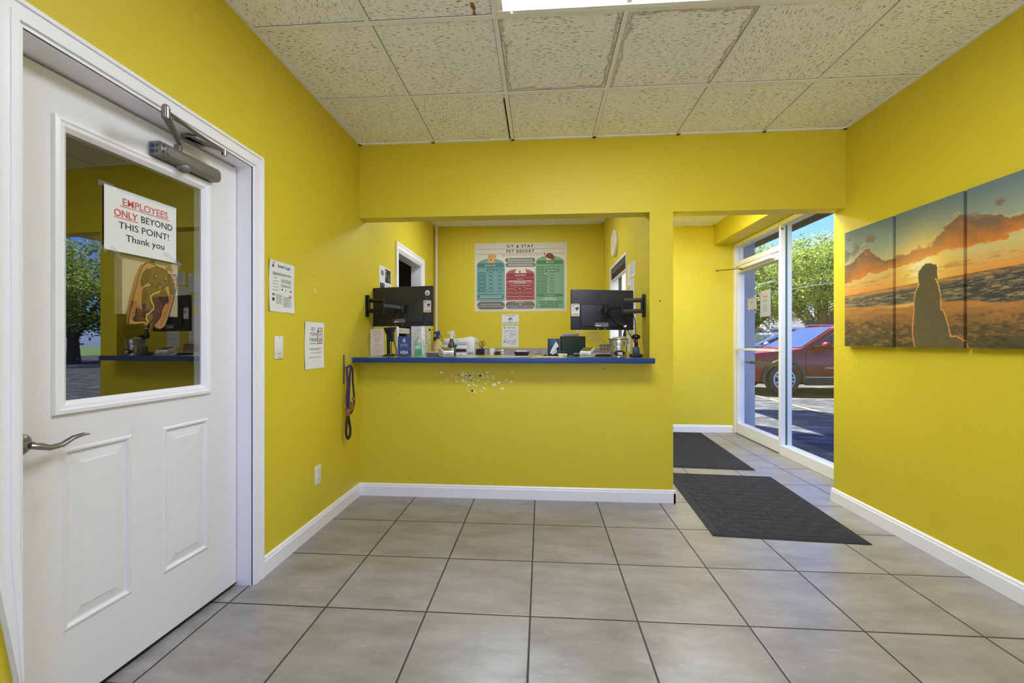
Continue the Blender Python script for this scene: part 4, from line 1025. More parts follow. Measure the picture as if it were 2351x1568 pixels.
# spray bottles
def spray(name, C, bm, tm, label, green, w):
    t = thing(name, C, label, 'spray bottle', 'trigger spray bottles'); x, y, z = C
    m = MB()
    if green: prof = [(.034, 0), (.036, .01), (.036, .06), (.030, .085), (.022, .11), (.015, .13), (.013, .145)]
    else: prof = [(.042, 0), (.044, .01), (.044, .085), (.034, .112), (.022, .125), (.014, .135), (.014, .145)]
    m.lathe(prof, (x, y, z), bm, 20); m.build('body', t)
    k = 1.05
    m = MB(); m.cyl((x, y, z + .143), (x, y, z + .165), .016, tm, 14)
    m.prism([(x - .035, z + .188), (x - .034, z + .196), (x + .012, z + .212), (x + .022, z + .208), (x + .020, z + .185), (x + .012, z + .165), (x - .010, z + .165), (x - .014, z + .184)], y - .011, y + .011, tm, .003, axis='y')
    m.prism([(x + .016, z + .19), (x + .022, z + .188), (x + .032, z + .158), (x + .026, z + .156)], y - .006, y + .006, tm, .002, axis='y'); m.build('trigger', t)
    if green:
        m = MB(wallM((x, y - .0365, z), '-y')); m.prism([(-.026, .01), (.026, .01), (.028, .06), (.02, .07), (-.01, .05)], -.004, .0006, M_WPLAS); m.text('A', .012, .045, .016, .0014, M_INKB)
        m.build('label', t)
        m = MB(wallM((x, y - .027, z), '-y')); m.rect(-.013, .003, .09, .115, .001, M_RED); m.build('red_mark', t)
spray('spray_bottle', (-.885, 3.55, SZ), M_TAN, M_BLUEP, 'tan spray bottle with a blue trigger beside the conduit', False, .04)
spray('spray_bottle', (-.752, 3.50, SZ), M_GREEND, M_WPLAS, 'green spray bottle with a white trigger in front of the printer', True, .036)

def stackp(name, x0, x1, y0, y1, z, n, label, cat, mats, dz=.004, group=None):
    m = MB()
    for k in range(n):
        a = rnd.uniform(-.008, .008); m.box(x0 + a, x1 + a, y0 + a, y1 + a, z + dz * k, z + dz * (k + .85), mats[k % len(mats)])
    return tag(m.build(name, base=((x0 + x1) / 2, (y0 + y1) / 2, z)), label, cat, group)
stackp('paper_stack', -.935, -.80, 3.36, 3.49, SZ, 9, 'uneven stack of papers and clipboards behind the sanitizer bottle', 'papers', [M_DGREY, M_PAPERP, M_PAPERG, M_CREAM, M_BLACK])

# back counter
m = MB()
def m_granite():
    t_ = NT('speckled_granite'); p = t_.geo(); v = t_.n('TexVoronoi', Vector=p, Scale=130); n = t_.noise(p, 60, 4, .7)
    c = t_.ramp(t_.math('ADD', t_.math('MULTIPLY', v.outputs['Distance'], .5), t_.math('MULTIPLY', n, .6)), [(.3, S(58, 52, 50)), (.45, S(128, 120, 112)), (.62, S(188, 180, 170)), (.8, S(96, 84, 76))])
    return t_.bsdf(Base__Color=c, Roughness=.25)
M_GRAN = m_granite()
t = thing('office_counter', (-.3, 5.2, 0), 'granite-topped office counter along the far wall', 'counter')
m = MB(); m.box(XL + .002, XO - .002, 4.90, YO - .002, .985, 1.015, M_GRAN, .003); m.build('worktop', t)
m = MB(); m.box(XL + .002, XO - .002, YO - .022, YO - .002, 1.015, 1.105, M_GRAN); m.build('backsplash', t)
m = MB(); m.box(XL + .002, XO - .002, 4.94, YO - .01, 0, .985, M_WPLAS); m.build('cabinet_base', t)
BZ = 1.0155
# printer
t = thing('printer', (-1.0, 5.2, BZ), 'white inkjet printer on the office counter', 'printer')
m = MB(); m.box(-1.195, -.905, 5.10, 5.42, BZ, 1.155, M_WPLAS, .006); m.box(-1.195, -.81, 5.10, 5.42, 1.155, 1.228, M_WPLAS, .008); m.build('body', t)
m = MB(); m.box(-.905, -.812, 5.09, 5.40, BZ, 1.20, M_WPLAS, .006); m.build('ink_tank', t)
m = MB(wallM((-.86, 5.0895, BZ), '-y'))
for k in range(4): m.rect(-.034 + .018 * k, -.022 + .018 * k + (.012 if k == 0 else 0) - (.012 if k == 0 else 0), .012, .045, .0006, M_INKG)
for k in range(4): m.disc(-.03 + .018 * k, .062, .002, .0006, M_INK, 8)
m.build('ink_windows', t)
m = MB(); m.box(-1.17, -.915, 5.095, 5.102, 1.150, 1.185, P('light_grey_plastic', S(190, 190, 186), .4), .002); m.box(-1.09, -1.03, 5.092, 5.096, 1.125, 1.148, M_BLACK); m.build('control_panel', t)
m = MB(); m.box(-1.15, -.915, 5.08, 5.101, 1.065, 1.10, M_BLACK, .002); m.build('paper_mouth', t)
m = MB(); m.box(-1.16, -.91, 5.02, 5.10, 1.018, 1.052, M_WPLAS, .003); m.lathe([(.009, 0), (.009, .004)], (-.965, 5.016, 1.03), M_DGREY, 12, 'y'); m.build('tray', t)
m = MB(wallM((-1.03, 5.0995, 1.20), '-y')); m.lines(-.02, .02, 0, .006, .0006, M_INKG); m.build('maker_mark', t)
m = MB(); m.prism([(-.95, 1.2285), (-.83, 1.2285), (-.88, 1.2515), (-.955, 1.2325)], 5.15, 5.35, M_PAPER, axis='y')
tag(m.build('paper_sheet', base=(-.9, 5.25, 1.23)), 'loose white sheet curling on top of the printer', 'paper')

# pen cup, pens, scissors
t = thing('pen_cup', (-.745, 5.12, BZ), 'black mesh pen organizer on the office counter beside the printer', 'pen cup')
m = MB(); m.box(-.79, -.70, 5.08, 5.16, BZ, BZ + .005, M_BLACK)
for q in ((-.79, -.785, 5.08, 5.16), (-.705, -.70, 5.08, 5.16), (-.79, -.70, 5.08, 5.084), (-.79, -.70, 5.156, 5.16), (-.748, -.744, 5.08, 5.16)): m.box(*q, BZ, BZ + .085, M_BLACK)
m.build('organizer', t)
for k, (x, mt, tilt, lab) in enumerate(((-.781, P('yellow_highlighter', S(210, 220, 60), .4), .0, 'yellow highlighter standing at the left of the pen cup'), (-.768, M_WPLAS, .006, 'white pen standing in the pen cup'), (-.757, M_RED, .004, 'red pen standing in the pen cup'), (-.728, M_BLUEP, -.006, 'blue pen standing in the pen cup'))):
    m = MB(); m.cyl((x, 5.11, BZ + .006), (x + tilt, 5.12, BZ + .115 + .006 * (k % 2)), .0045, mt, 10); m.cyl((x + tilt, 5.12, BZ + .113), (x + tilt, 5.121, BZ + .124), .003, M_BLACK, 8)
    tag(m.build('pen', base=(x, 5.11, BZ)), lab, 'pen', 'pens in the cup')
t = thing('scissors', (-.722, 5.13, BZ + .01), 'scissors with brown handles standing in the pen cup', 'scissors')
m = MB(); m.prism([(-.729, BZ + .006), (-.723, BZ + .006), (-.716, BZ + .11), (-.728, BZ + .11)], 5.128, 5.132, M_STEEL, axis='y'); m.build('blades', t)
for cx, cz, sg in ((-.742, BZ + .143, 1), (-.706, BZ + .153, -1)):
    m = MB(); m.tube([(cx + .014 * math.cos(a) + sg * .004 * math.sin(a), 5.13, cz + .026 * math.sin(a)) for a in [2 * PI * k / 16 for k in range(16)]], .004, P('brown_handle', S(84, 46, 26), .4), 6, closed=True); m.tube([(-.722, 5.13, BZ + .10), (cx, 5.13, cz - .026)], .005, P('brown_handle', S(84, 46, 26), .4), 6); m.build('handle', t)

m = MB(); m.box(-.63, -.585, 5.15, 5.20, BZ, BZ + .088, M_WPLAS, .003); m.prism([(-.60, BZ + .04), (-.575, BZ + .06), (-.575, BZ + .09), (-.60, BZ + .09)], 5.155, 5.195, M_WPLAS, .002, axis='y')
tag(m.build('label_holder', base=(-.6, 5.17, BZ)), 'small white plastic holder right of the pen cup', 'holder')
t = thing('tape_dispenser', (-.52, 5.15, BZ), 'black tape dispenser on the office counter left of the notices', 'tape dispenser')
m = MB(); m.prism([(-.58, BZ), (-.46, BZ), (-.462, BZ + .02), (-.49, BZ + .05), (-.53, BZ + .06), (-.565, BZ + .045)], 5.13, 5.17, M_BLACK, .004, axis='y'); m.build('body', t)
m = MB(); m.lathe([(.022, -.012), (.022, .012)], (-.522, 5.15, BZ + .052), M_CREAM, 18, 'y'); m.build('tape_roll', t)
m = MB(); m.ball((-.475, 5.05, BZ + .03), .022, P('tan_ceramic', S(170, 120, 70), .4), sz=1.3); m.ball((-.468, 5.045, BZ + .065), .016, M_WPLAS); m.ball((-.462, 5.03, BZ + .03), .012, M_WPLAS, sz=1.5)
tag(m.build('dog_figurine', base=(-.47, 5.05, BZ)), 'tiny tan and white figurine on the office counter', 'figurine')
t = thing('letter_tray', (-.17, 3.58, SZ), 'black letter tray with papers in the middle of the counter', 'tray')
m = MB(); m.prism([(-.215, SZ), (-.115, SZ), (-.10, SZ + .030), (-.232, SZ + .030)], 3.53, 3.68, M_BLACK, .003, axis='y'); m.build('tray', t)
m = MB(); m.box(-.235, -.097, 3.52, 3.69, SZ + .0305, SZ + .035, M_INKG, .001, 1); m.box(-.21, -.125, 3.53, 3.66, SZ + .0355, SZ + .041, M_PAPER); m.build('papers', t)
m = MB(); m.tube(sp([(-.06, 3.62, SZ + .005), (-.03, 3.60, SZ + .012), (.0, 3.6, SZ + .014), (.03, 3.61, SZ + .010), (.045, 3.60, SZ + .006), (.02, 3.56, SZ + .005)]), .005, M_DGREY, 6); m.tube(sp([(-.07, 3.57, SZ + .004), (-.02, 3.575, SZ + .006), (.04, 3.575, SZ + .016), (.05, 3.58, SZ + .006)]), .004, M_CREAM, 6)
tag(m.build('cable', base=(0, 3.6, SZ)), 'coiled grey cable left of the tissue box', 'cable')
# tissue box
t = thing('tissue_box', (.105, 3.62, SZ), 'dark blue tissue box with a white tissue hanging out', 'tissue box')
m = MB(); m.box(.055, .155, 3.60, 3.72, SZ, SZ + .145, P('navy_card', S(36, 62, 84), .5), .002); m.prism([(.075, SZ + .1445), (.135, SZ + .1445), (.135, SZ + .105), (.082, SZ + .09)], 3.598, 3.6005, P('mid_blue_card', S(52, 92, 136), .5), axis='y'); m.build('box', t)
m = MB(); m.add([(.122, 3.597, SZ + .12), (.085, 3.575, SZ + .055), (.072, 3.57, SZ + .022), (.092, 3.568, SZ + .008), (.128, 3.575, SZ + .022), (.132, 3.572, SZ + .045), (.122, 3.565, SZ + .062), (.146, 3.575, SZ + .076), (.138, 3.59, SZ + .10), (.11, 3.565, SZ + .045), (.118, 3.574, SZ + .085)],
                [(0, 1, 10), (1, 2, 9), (2, 3, 9), (3, 4, 9), (4, 5, 9), (5, 6, 9), (1, 9, 10), (9, 6, 10), (6, 7, 10), (7, 8, 10), (8, 0, 10)], M_PAPER); m.build('tissue', t)
# green board box with papers
t = thing('binder_box', (.275, 3.78, 1.02), 'dark green box standing right of the tissue box', 'box')
m = MB(); m.box(.168, .386, 3.735, 3.86, 1.02, 1.235, M_BLACK, .003); m.build('case', t)
m = MB(); m.box(.178, .380, 3.732, 3.736, 1.022, 1.229, M_GREENB); m.box(.215, .24, 3.731, 3.7325, 1.214, 1.226, P('dull_red_print', S(112, 60, 50), .6)); m.build('front_panel', t)
m = MB(); m.box(.11, .42, 3.722, 3.90, .99, 1.02, M_DGREY)
tag(m.build('desk_riser', base=(.27, 3.8, 1.0)), 'low grey riser behind the counter under the green box', 'riser')
m = MB(); m.box(.06, .70, 3.722, 4.02, .955, .99, P('desk_wood_laminate', S(120, 100, 76), .5), .002); m.box(.06, .1, 3.73, 4.0, 0, .955, M_DGREY); m.box(.66, .70, 3.73, 4.0, 0, .955, M_DGREY)
tag(m.build('office_desk', base=(.38, 3.8, 0)), 'narrow desk standing behind the service counter', 'desk')
stackp('paper_stack', .19, .335, 3.75, 3.85, 1.2355, 5, 'messy stack of papers lying on the green box', 'papers', [M_PAPER, M_PAPERP, M_PAPERG], .0055)
t = thing('white_dish', (.165, 3.37, SZ), 'small white labelled holder in front of the green box', 'holder')
m = MB(); m.prism([(.128, SZ + .024), (.205, SZ + .022), (.198, SZ), (.14, SZ)], 3.34, 3.40, M_CREAM, .004, axis='y'); m.build('body', t)
m = MB(wallM((.165, 3.339, SZ), '-y')); m.lines(-.0, .02, .009, .005, .0006, M_INKG); m.build('label', t)
m = MB(); m.tube(sp([(.14, 3.40, SZ + .01), (.125, 3.42, SZ + .03), (.15, 3.44, SZ + .038), (.185, 3.43, SZ + .036)]), .004, M_DGREY, 6); m.build('loop', t)
# keyboard, plaid box
t = thing('keyboard', (.43, 3.5, SZ), 'black keyboard with a white edge lying behind the right card terminal', 'keyboard')
m = MB(); m.box(.27, .62, 3.45, 3.58, SZ, SZ + .014, M_BLACK, .003); m.build('body', t)
m = MB(); m.box(.272, .618, 3.575, 3.588, SZ + .010, SZ + .022, M_WPLAS, .002); m.build('edge', t)
m = MB()
for i in range(14):
    for j in range(4): m.box(.283 + i * .024, .302 + i * .024, 3.462 + j * .027, 3.483 + j * .027, SZ + .0138, SZ + .018, M_DGREY)
m.build('keys', t)
def m_plaid():
    t_ = NT('plaid_paper'); p = t_.geo(); s2 = t_.n('SeparateXYZ', Vector=p)
    def band(o, k): return t_.math('LESS_THAN', t_.math('FRACT', t_.math('MULTIPLY', o, k)), .5)
    a = band(s2.outputs[0], 36); b_ = band(s2.outputs[2], 34); c_ = band(s2.outputs[0], 110)
    c = t_.mix(t_.math('MULTIPLY', a, .55), S(212, 192, 160), S(96, 74, 56)); c = t_.mix(t_.math('MULTIPLY', b_, .5), c, S(98, 76, 60)); c = t_.mix(t_.math('MULTIPLY', c_, .15), c, S(235, 225, 205))
    return t_.bsdf(Base__Color=c, Roughness=.6)
m = MB(); m.box(.49, .605, 3.62, 3.71, SZ, SZ + .098, m_plaid(), .002); m.box(.455, .49, 3.63, 3.70, SZ, SZ + .045, MC.get('plaid2') or P('plain_tan_card', S(190, 168, 132), .6), .002)
tag(m.build('plaid_box', base=(.55, 3.66, SZ)), 'brown plaid box behind the tip bucket', 'box')
# tip bucket
t = thing('tip_bucket', (.565, 3.15, SZ), 'galvanized metal bucket with a black tips label at the counter right', 'bucket')
M_GALV = P('galvanized_steel', S(190, 192, 192), .22, 1.0)
m = MB(); m.lathe([(.054, 0), (.056, .002), (.058, .03), (.063, .078), (.065, .080), (.0635, .083), (.068, .132), (.073, .136), (.074, .139), (.073, .142), (.0695, .139), (.066, .132), (.054, .006), (.001, .005)], (.565, 3.15, SZ), M_GALV, 40); m.build('pail', t)
m = MB()
for k in range(20):
    a0 = math.radians(-128 + k * 3.9); a1 = math.radians(-128 + (k + 1) * 3.9); u0, u1 = (k - 9.75) / 10.25, (k - 8.75) / 10.25
    h0 = .021 * math.sqrt(max(0, 1 - u0 * u0)); h1 = .021 * math.sqrt(max(0, 1 - u1 * u1))
    q = lambda a, dz: (.565 + (.0605 + (dz + .034) * .08) * math.cos(a), 3.15 + (.0605 + (dz + .034) * .08) * math.sin(a), SZ + .034 + dz)
    m.add([q(a0, -h0), q(a1, -h1), q(a1, h1), q(a0, h0)], [(0, 1, 2, 3)], M_INK)
m.build('label_plate', t)
TM = Matrix.Translation((.565 + .062 * math.cos(math.radians(-89)), 3.15 + .0675 * math.sin(math.radians(-89)), SZ)) @ Matrix.Rotation(math.radians(1), 4, 'Z') @ wallM((0, 0, 0), '-y')
m = MB(TM); m.text('TIPS', 0, .020, .020, .0022, MV, bold=.0004); m.lines(-.016, .016, .0375, .005, .0026, MV); m.build('lettering', t)
for ex, sg in ((.492, -1), (.638, 1)):
    m = MB(); m.tube([(.565 + sg * .066, 3.15, SZ + .105), (.565 + sg * .076, 3.148, SZ + .112), (.565 + sg * .078, 3.147, SZ + .12), (.565 + sg * .070, 3.148, SZ + .126)], .003, M_GALV, 6); m.build('ear', t)
m = MB()
for k, (x, a) in enumerate(((.537, .1), (.572, -.08), (.59, .2))): m.M = Matrix.Translation((x, 3.165 + .006 * k, SZ + .09)) @ Matrix.Rotation(a, 4, 'Y'); m.box(-.016, .016, -.002, .002, 0, .062 + .004 * k, P('tip_paper', S(186, 174, 130), .8)); m.box(-.012, .012, -.0026, -.002, .02, .05, P('tip_paper_ink', S(150, 140, 104), .8))
tag(m.build('folded_banknotes', base=(.565, 3.17, SZ + .09)), 'folded paper money sticking out of the tip bucket', 'money')
# barcode scanner
t = thing('barcode_scanner', (.742, 3.36, SZ), 'black and red barcode scanner in its stand at the counter right end', 'scanner')
m = MB(); m.box(.695, .785, 3.32, 3.42, SZ, SZ + .022, M_BLACK, .008); m.prism([(.715, SZ + .02), (.768, SZ + .02), (.762, SZ + .075), (.718, SZ + .075)], 3.345, 3.385, M_DGREY, .004, axis='y'); m.build('stand', t)
m = MB(); m.tube([(.742, 3.36, SZ + .03), (.741, 3.36, SZ + .10), (.739, 3.355, SZ + .14)], .014, M_BLACK, 12); m.ball((.737, 3.35, SZ + .155), .034, M_BLACK, sy=1.1, sz=.62); m.build('body', t)
m = MB(); m.prism([(.728, SZ + .138), (.75, SZ + .138), (.746, SZ + .112), (.735, SZ + .112)], 3.335, 3.35, M_RED, .003, axis='y'); m.build('trigger', t)
# loose sheets on the counter
def loose(C, w_, d_, yaw, mt, label):
    m = MB(Matrix.Translation(C) @ Matrix.Rotation(yaw, 4, 'Z')); m.box(-w_ / 2, w_ / 2, -d_ / 2, d_ / 2, .0002, .0012, mt)
    tag(m.build('paper_sheet', base=C), label, 'paper')
loose((-.22, 3.36, SZ), .24, .26, .06, M_PAPERG, 'pale grey sheet lying flat on the counter before the letter tray')
loose((.06, 3.28, SZ), .22, .16, -.15, M_PAPERC, 'cream sheet lying flat on the counter before the tissue box')
loose((-1.30, 3.20, SZ), .10, .09, .1, M_WPLAS, 'small white card lying flat before the price list')

# ------------------------------------------------------------------ service poster on the office wall
TEAL = P('poster_teal', S(112, 156, 154), .7); TEALD = P('poster_dark_teal', S(72, 122, 118), .7); PRED = P('poster_red', S(168, 92, 90), .7); PREDD = P('poster_dark_red', S(140, 54, 54), .7)
PGRN = P('poster_green', S(126, 164, 130), .7); PGRND = P('poster_dark_green', S(78, 128, 88), .7); PGREY = P('poster_grey', S(112, 106, 102), .7); PLINE = P('poster_line', S(96, 84, 60), .8)
PBASE = P('poster_base', S(214, 208, 190), .6); PTXT = P('poster_light_text', S(218, 220, 206), .8)
def f_poster(m, w, h, z):
    X = lambda px: (px - 230) / 1655 * w
    Y = lambda py: (1450 - py) / 1240 * h
    z1, z2, z3 = z + .0006, z + .0012, z + .0018
    k = w / 1655
    m.text('SIT & STAY', X(1050), Y(297), .053, z, M_INK, bold=.0012, space=1.38); m.text('PET RESORT', X(1052), Y(388), .053, z, M_INK, bold=.0012, space=1.32)
    m.rect(X(265), X(1845), Y(323), Y(318), z, PLINE); m.rect(X(265), X(1845), Y(410), Y(405), z, PLINE)
    m.text('Bathing & Grooming Services', X(1055), Y(448), .027, z, M_INKG if False else M_BROWND, shear=.25, space=1.45)
    def arch(x0, x1, ysh, yt, yb_, mat, edge):
        cx, r = (x0 + x1) / 2, (x1 - x0) / 2
        pts = [(X(x0), Y(yb_)), (X(x1), Y(yb_))] + [(X(cx + r * math.cos(a)), Y(ysh - (ysh - yt) * math.sin(a))) for a in [PI * q / 24 for q in range(25)]]
        m.flat(pts, z, mat)
    arch(266, 776, 610, 492, 1262, TEAL, 0); arch(796, 1314, 790, 680, 1252, PRED, 0); arch(1328, 1842, 570, 452, 1405, PGRN, 0)
    def pl(x0, x1, y0, y1, mat, txt=None, ts=.02, n=1, zz=z1):
        m.pill(X(x0), X(x1), Y(y1), Y(y0), zz, mat)
        if txt: m.text(txt, X((x0 + x1) / 2), Y((y0 + y1) / 2) - ts * .33, ts, zz + .0006, PTXT)
        elif n:
            hh = (y1 - y0) / (n + 1.2)
            for q in range(n):
                yy = y0 + (y1 - y0) * (q + 1) / (n + 1); g = (x1 - x0) * (.14 if n == 1 else .08)
                m.lines(X(x0 + g), X(x1 - g), Y(yy + 6), .0075, zz + .0006, PTXT)
    pl(280, 760, 572, 655, TEALD, 'BATHS ONLY', .026); pl(440, 595, 668, 728, TEALD, 'Short Hair', .016); pl(606, 758, 668, 722, TEALD, 'Long Hair', .016)
    for q, s_ in enumerate(('under 20 lbs', '20-30 lbs', '30-60 lbs', '60-100 lbs', '100+ lbs')):
        y = 738 + q * 73; pl(285, 437, y, y + 66, TEALD, s_, .018); pl(478, 564, y, y + 66, TEALD, None, .02); pl(636, 726, y, y + 66, TEALD, None, .02)
    pl(282, 755, 1140, 1224, TEALD, None, .02, 2)
    pl(783, 1322, 487, 562, PGREY, None, 0, 2); pl(788, 1326, 573, 650, PGREY, None, 0, 2)
    pl(815, 1295, 762, 838, PREDD, 'GROOMING', .026); pl(808, 1295, 850, 892, PREDD, 'Prices Vary', .018)
    for yy, a, b_ in ((912, 850, 1250), (942, 950, 1150)): m.lines(X(a), X(b_), Y(yy), .009, z1, PTXT)
    pl(815, 1298, 958, 1000, PREDD, 'All Grooming Appointments Include:', .019)
    for (a, b_), y, s_ in (((812, 955), 1012, 'Full Haircut'), ((972, 1122), 1012, 'Bath'), ((1142, 1290), 1012, 'Blow Out'), ((812, 960), 1080, 'Ear Clean'), ((972, 1125), 1080, 'Brush Out'), ((1142, 1290), 1080, 'Nail Trim'), ((812, 1042), 1152, 'Glands (small dogs)'), ((1058, 1285), 1152, 'Full Day of Daycare')):
        pl(a, b_, y, y + 62, PREDD, s_, .019)
    pl(1348, 1820, 535, 605, PGRND, 'SERVICES', .024)
    for q, s_ in enumerate(('Dematting', 'Brush Out', 'Ear Clean', 'Cut Nail Removal', 'Flea & Tick Bath', 'Glands Expressing', 'Nail Trim or File', 'Nail Trim & File', 'Teeth Brushing')):
        y = 640 + q * 55.5; b_ = (1485, 1485, 1480, 1548, 1532, 1548, 1532, 1532, 1532)[q]; pl(1348, b_, y, y + 46, PGRND, s_, .0165)
        if q == 0:
            for c0 in (1500, 1588, 1674): pl(c0, c0 + 78, y, y + 44, PGRND)
        elif q == 1: pl(1495, 1755, y, y + 50, PGRND)
        else: pl(1585, 1662, y, y + 44, PGRND)
    pl(1350, 1818, 1140, 1188, PGRND, 'Grooming Services', .018)
    for yy, a, b_ in ((1220, 1500, 1660), (1245, 1460, 1715)): m.lines(X(a), X(b_), Y(yy), .008, z1, PTXT)
    for (a, b_), y, s_ in (((1385, 1510), 1270, 'Face Trim'), ((1525, 1655), 1270, 'Feet Trim'), ((1668, 1800), 1270, 'Pad Shave'), ((1420, 1550), 1333, 'Tail Trim'), ((1562, 1742), 1333, 'Sanitary Shave')): pl(a, b_, y, y + 48, PGRND, s_, .017)
    pl(272, 776, 1270, 1415, PGREY, None, 0, 0); m.text('FREE FULL DAY OF DAYCARE', X(524), Y(1335), .020, z2, PTXT); m.text("when you get two services with your dog's bath", X(524), Y(1368), .0195, z2, PTXT)
    pl(793, 1315, 1270, 1410, PGREY, None, 0, 0); m.text('Ultimate Package', X(1054), Y(1297), .019, z2, PTXT); m.lines(X(1035), X(1075), Y(1328), .009, z2, PTXT)
    m.text('Sanitary Shave, Nail Trim, Pad Shave, Ear Clean', X(1054), Y(1362), .0185, z2, PTXT); m.text('and Teeth Brushing (No Substitutions)', X(1054), Y(1395), .0185, z2, PTXT)
    GD = P('golden_dog_print', S(214, 158, 88), .7); RB = P('red_brown_dog_print', S(136, 66, 40), .7); IV = P('ivory_dog_print', S(226, 214, 188), .7)
    fl = lambda pts, zz, mt: m.flat([(X(a), Y(b_)) for a, b_ in pts][::-1], zz, mt)
    e2 = lambda cx, cy, rx, ry: [(cx + rx * math.cos(2 * PI * q / 20), cy + ry * math.sin(2 * PI * q / 20)) for q in range(20)]
    fl([(440, 572), (478, 520), (482, 440), (500, 418), (580, 420), (600, 440), (590, 520), (592, 572)], z1, GD); fl(e2(492, 455, 24, 36), z2, GD); fl(e2(598, 455, 22, 36), z2, GD); fl(e2(528, 510, 38, 34), z2, P('golden_light_print', S(228, 180, 116), .7)); fl(e2(524, 512, 15, 13), z3, M_INK); fl(e2(510, 475, 5, 6), z3, M_INK); fl(e2(553, 475, 5, 6), z3, M_INK)
    fl([(1482, 405), (1500, 402), (1540, 415), (1600, 405), (1650, 440), (1672, 490), (1640, 530), (1560, 500), (1500, 450)], z1, RB); fl([(1480, 408), (1500, 400), (1530, 412), (1515, 440), (1500, 440)], z2, IV); fl(e2(1490, 416, 12, 14), z3, M_INK); fl([(1525, 490), (1560, 500), (1630, 530), (1530, 535)], z2, IV)
    shag = []
    for q in range(25):
        a = PI * q / 24; rr = 1.0 if q % 2 else .86; shag.append((1062 + 108 * rr * math.cos(a), 760 - 118 * rr * math.sin(a)))
    fl(shag[::-1], z1, IV); fl(e2(1047, 740, 16, 14), z3, M_INK)
    for q in range(9): m.stroke([(X(1010 + q * 14), Y(690)), (X(985 + q * 19), Y(735))], .002, z2, PGREY)
sheet('service_poster', (-.876, YO, 1.587), '-y', 1.205, .897, 'large pet resort price poster on the office wall', 'poster', PBASE, f_poster)
sheet('kennel_cough_notice', (-.517, YO, 1.117), '-y', .216, .279, 'small kennel cough notice under the large service poster', 'notice', fill=f_kc)
def f_logo(m, w, h, z):
    m.lines(w * .2, w * .8, h * .86, h * .04, z, M_BROWND); m.disc(w / 2, h * .52, h * .23, z, M_INK, 24); m.disc(w / 2, h * .52, h * .20, z + .0004, M_PAPER, 24)
    m.disc(w * .5, h * .55, h * .09, z + .0008, M_INK, 8); m.rect(w * .43, w * .47, h * .40, h * .53, z + .0008, M_INK); m.disc(w * .56, h * .58, h * .05, z + .0008, M_INK, 8)
    for q in range(3): m.lines(w * .05, w * .95, h * (.20 - .06 * q), h * .025, z, M_INKG)
sheet('logo_notice', (-.517, YO, 1.416), '-y', .222, .128, 'small white notice with a round emblem directly under the service poster', 'notice', fill=f_logo)
def f_ln(m, w, h, z):
    m.rect(w * .2, w * .75, h * .93, h * .96, z, M_BROWND)
    for q in range(7): m.lines(w * .1, w * .9, h * (.82 - .1 * q), h * .012, z, P('pencil', S(160, 148, 96), .9))
M_NOTE = P('yellow_note_paper', S(206, 190, 96), .85)
sheet('yellow_note', (.602, YO, 1.178), '-y', .18, .135, 'yellow ruled note pinned low on the office wall under the right monitor', 'note', M_NOTE, f_ln)
sheet('cream_note', (.447, YO, 1.302), '-y', .108, .05, 'small cream note on the office wall above the green box', 'note', M_PAPERC)
# office left wall sheets
def f_col(m, w, h, z):
    r3 = random.Random(9)
    for (a, b_, c_, d_) in ((.05, .42, .05, .5), (.47, .95, .55, .96), (.47, .7, .05, .35), (.74, .95, .05, .25)):
        m.rect(w * a, w * b_, h * c_, h * d_, z, M_INK)
        for q in range(14):
            x, y = r3.uniform(a, b_) * w, r3.uniform(c_, d_) * h; m.stroke([(x, y), (min(x + r3.uniform(.01, .04), w * b_), min(y + r3.uniform(.0, .03), h * d_))], .004, z + .0005, M_PAPER if q % 3 else M_INKR)
    m.disc(w * .24, h * .8, w * .12, z, M_INKG, 12, h * .09); m.lines(w * .5, w * .9, h * .45, .006, z, M_INKG); m.lines(w * .55, w * .85, h * .40, .004, z, M_INKG)
sheet('photo_collage', (XL, 3.585, 1.56), '+x', .29, .30, 'black and white photo collage on the office side wall', 'poster', fill=f_col)
for k, (y, z, w_, h_) in enumerate(((4.975, 1.02, .07, .30), (5.10, 1.18, .09, .12), (5.075, 1.03, .09, .13), (5.20, 1.22, .08, .13), (5.20, 1.08, .08, .12), (5.10, 1.32, .18, .07))):
    def f_st(m, w, h, z_): [m.lines(w * .15, w * .85, h * (.8 - .2 * q), h * .03, z_, M_INKB) for q in range(4)]
    sheet('wall_note', (XL, y, z), '+x', w_, h_, ('tall white list', 'upper white note', 'lower white note', 'upper far note', 'lower far note', 'wide white strip')[k] + ' on the office side wall beside the inner door', 'note', fill=f_st, group='notes beside the inner door')
# office right wall sheets
for k, (y, z, w_, h_, lab) in enumerate(((3.985, 1.70, .13, .19, 'upper near-window sheet on the pier-side office wall'), (3.82, 1.76, .15, .13, 'topmost sheet on the pier-side office wall, right of the small window'), (3.86, 1.55, .16, .19, 'middle sheet on the pier-side office wall'), (3.99, 1.56, .11, .10, 'small low sheet beside the small window frame'), (3.76, 1.13, .13, .42, 'long narrow price strip hanging behind the right cables'), (3.98, 1.10, .12, .38, 'pale long strip hanging left of the price strip'))):
    def f_t(m, w, h, z_): [m.lines(w * .1, w * .9, h * (.9 - .8 * q / 8), .004, z_, M_INKG) for q in range(8)]
    sheet('wall_sheet', (XO, y, z), '-x', w_, h_, lab, 'paper', fill=f_t, group='sheets on the pier-side office wall')
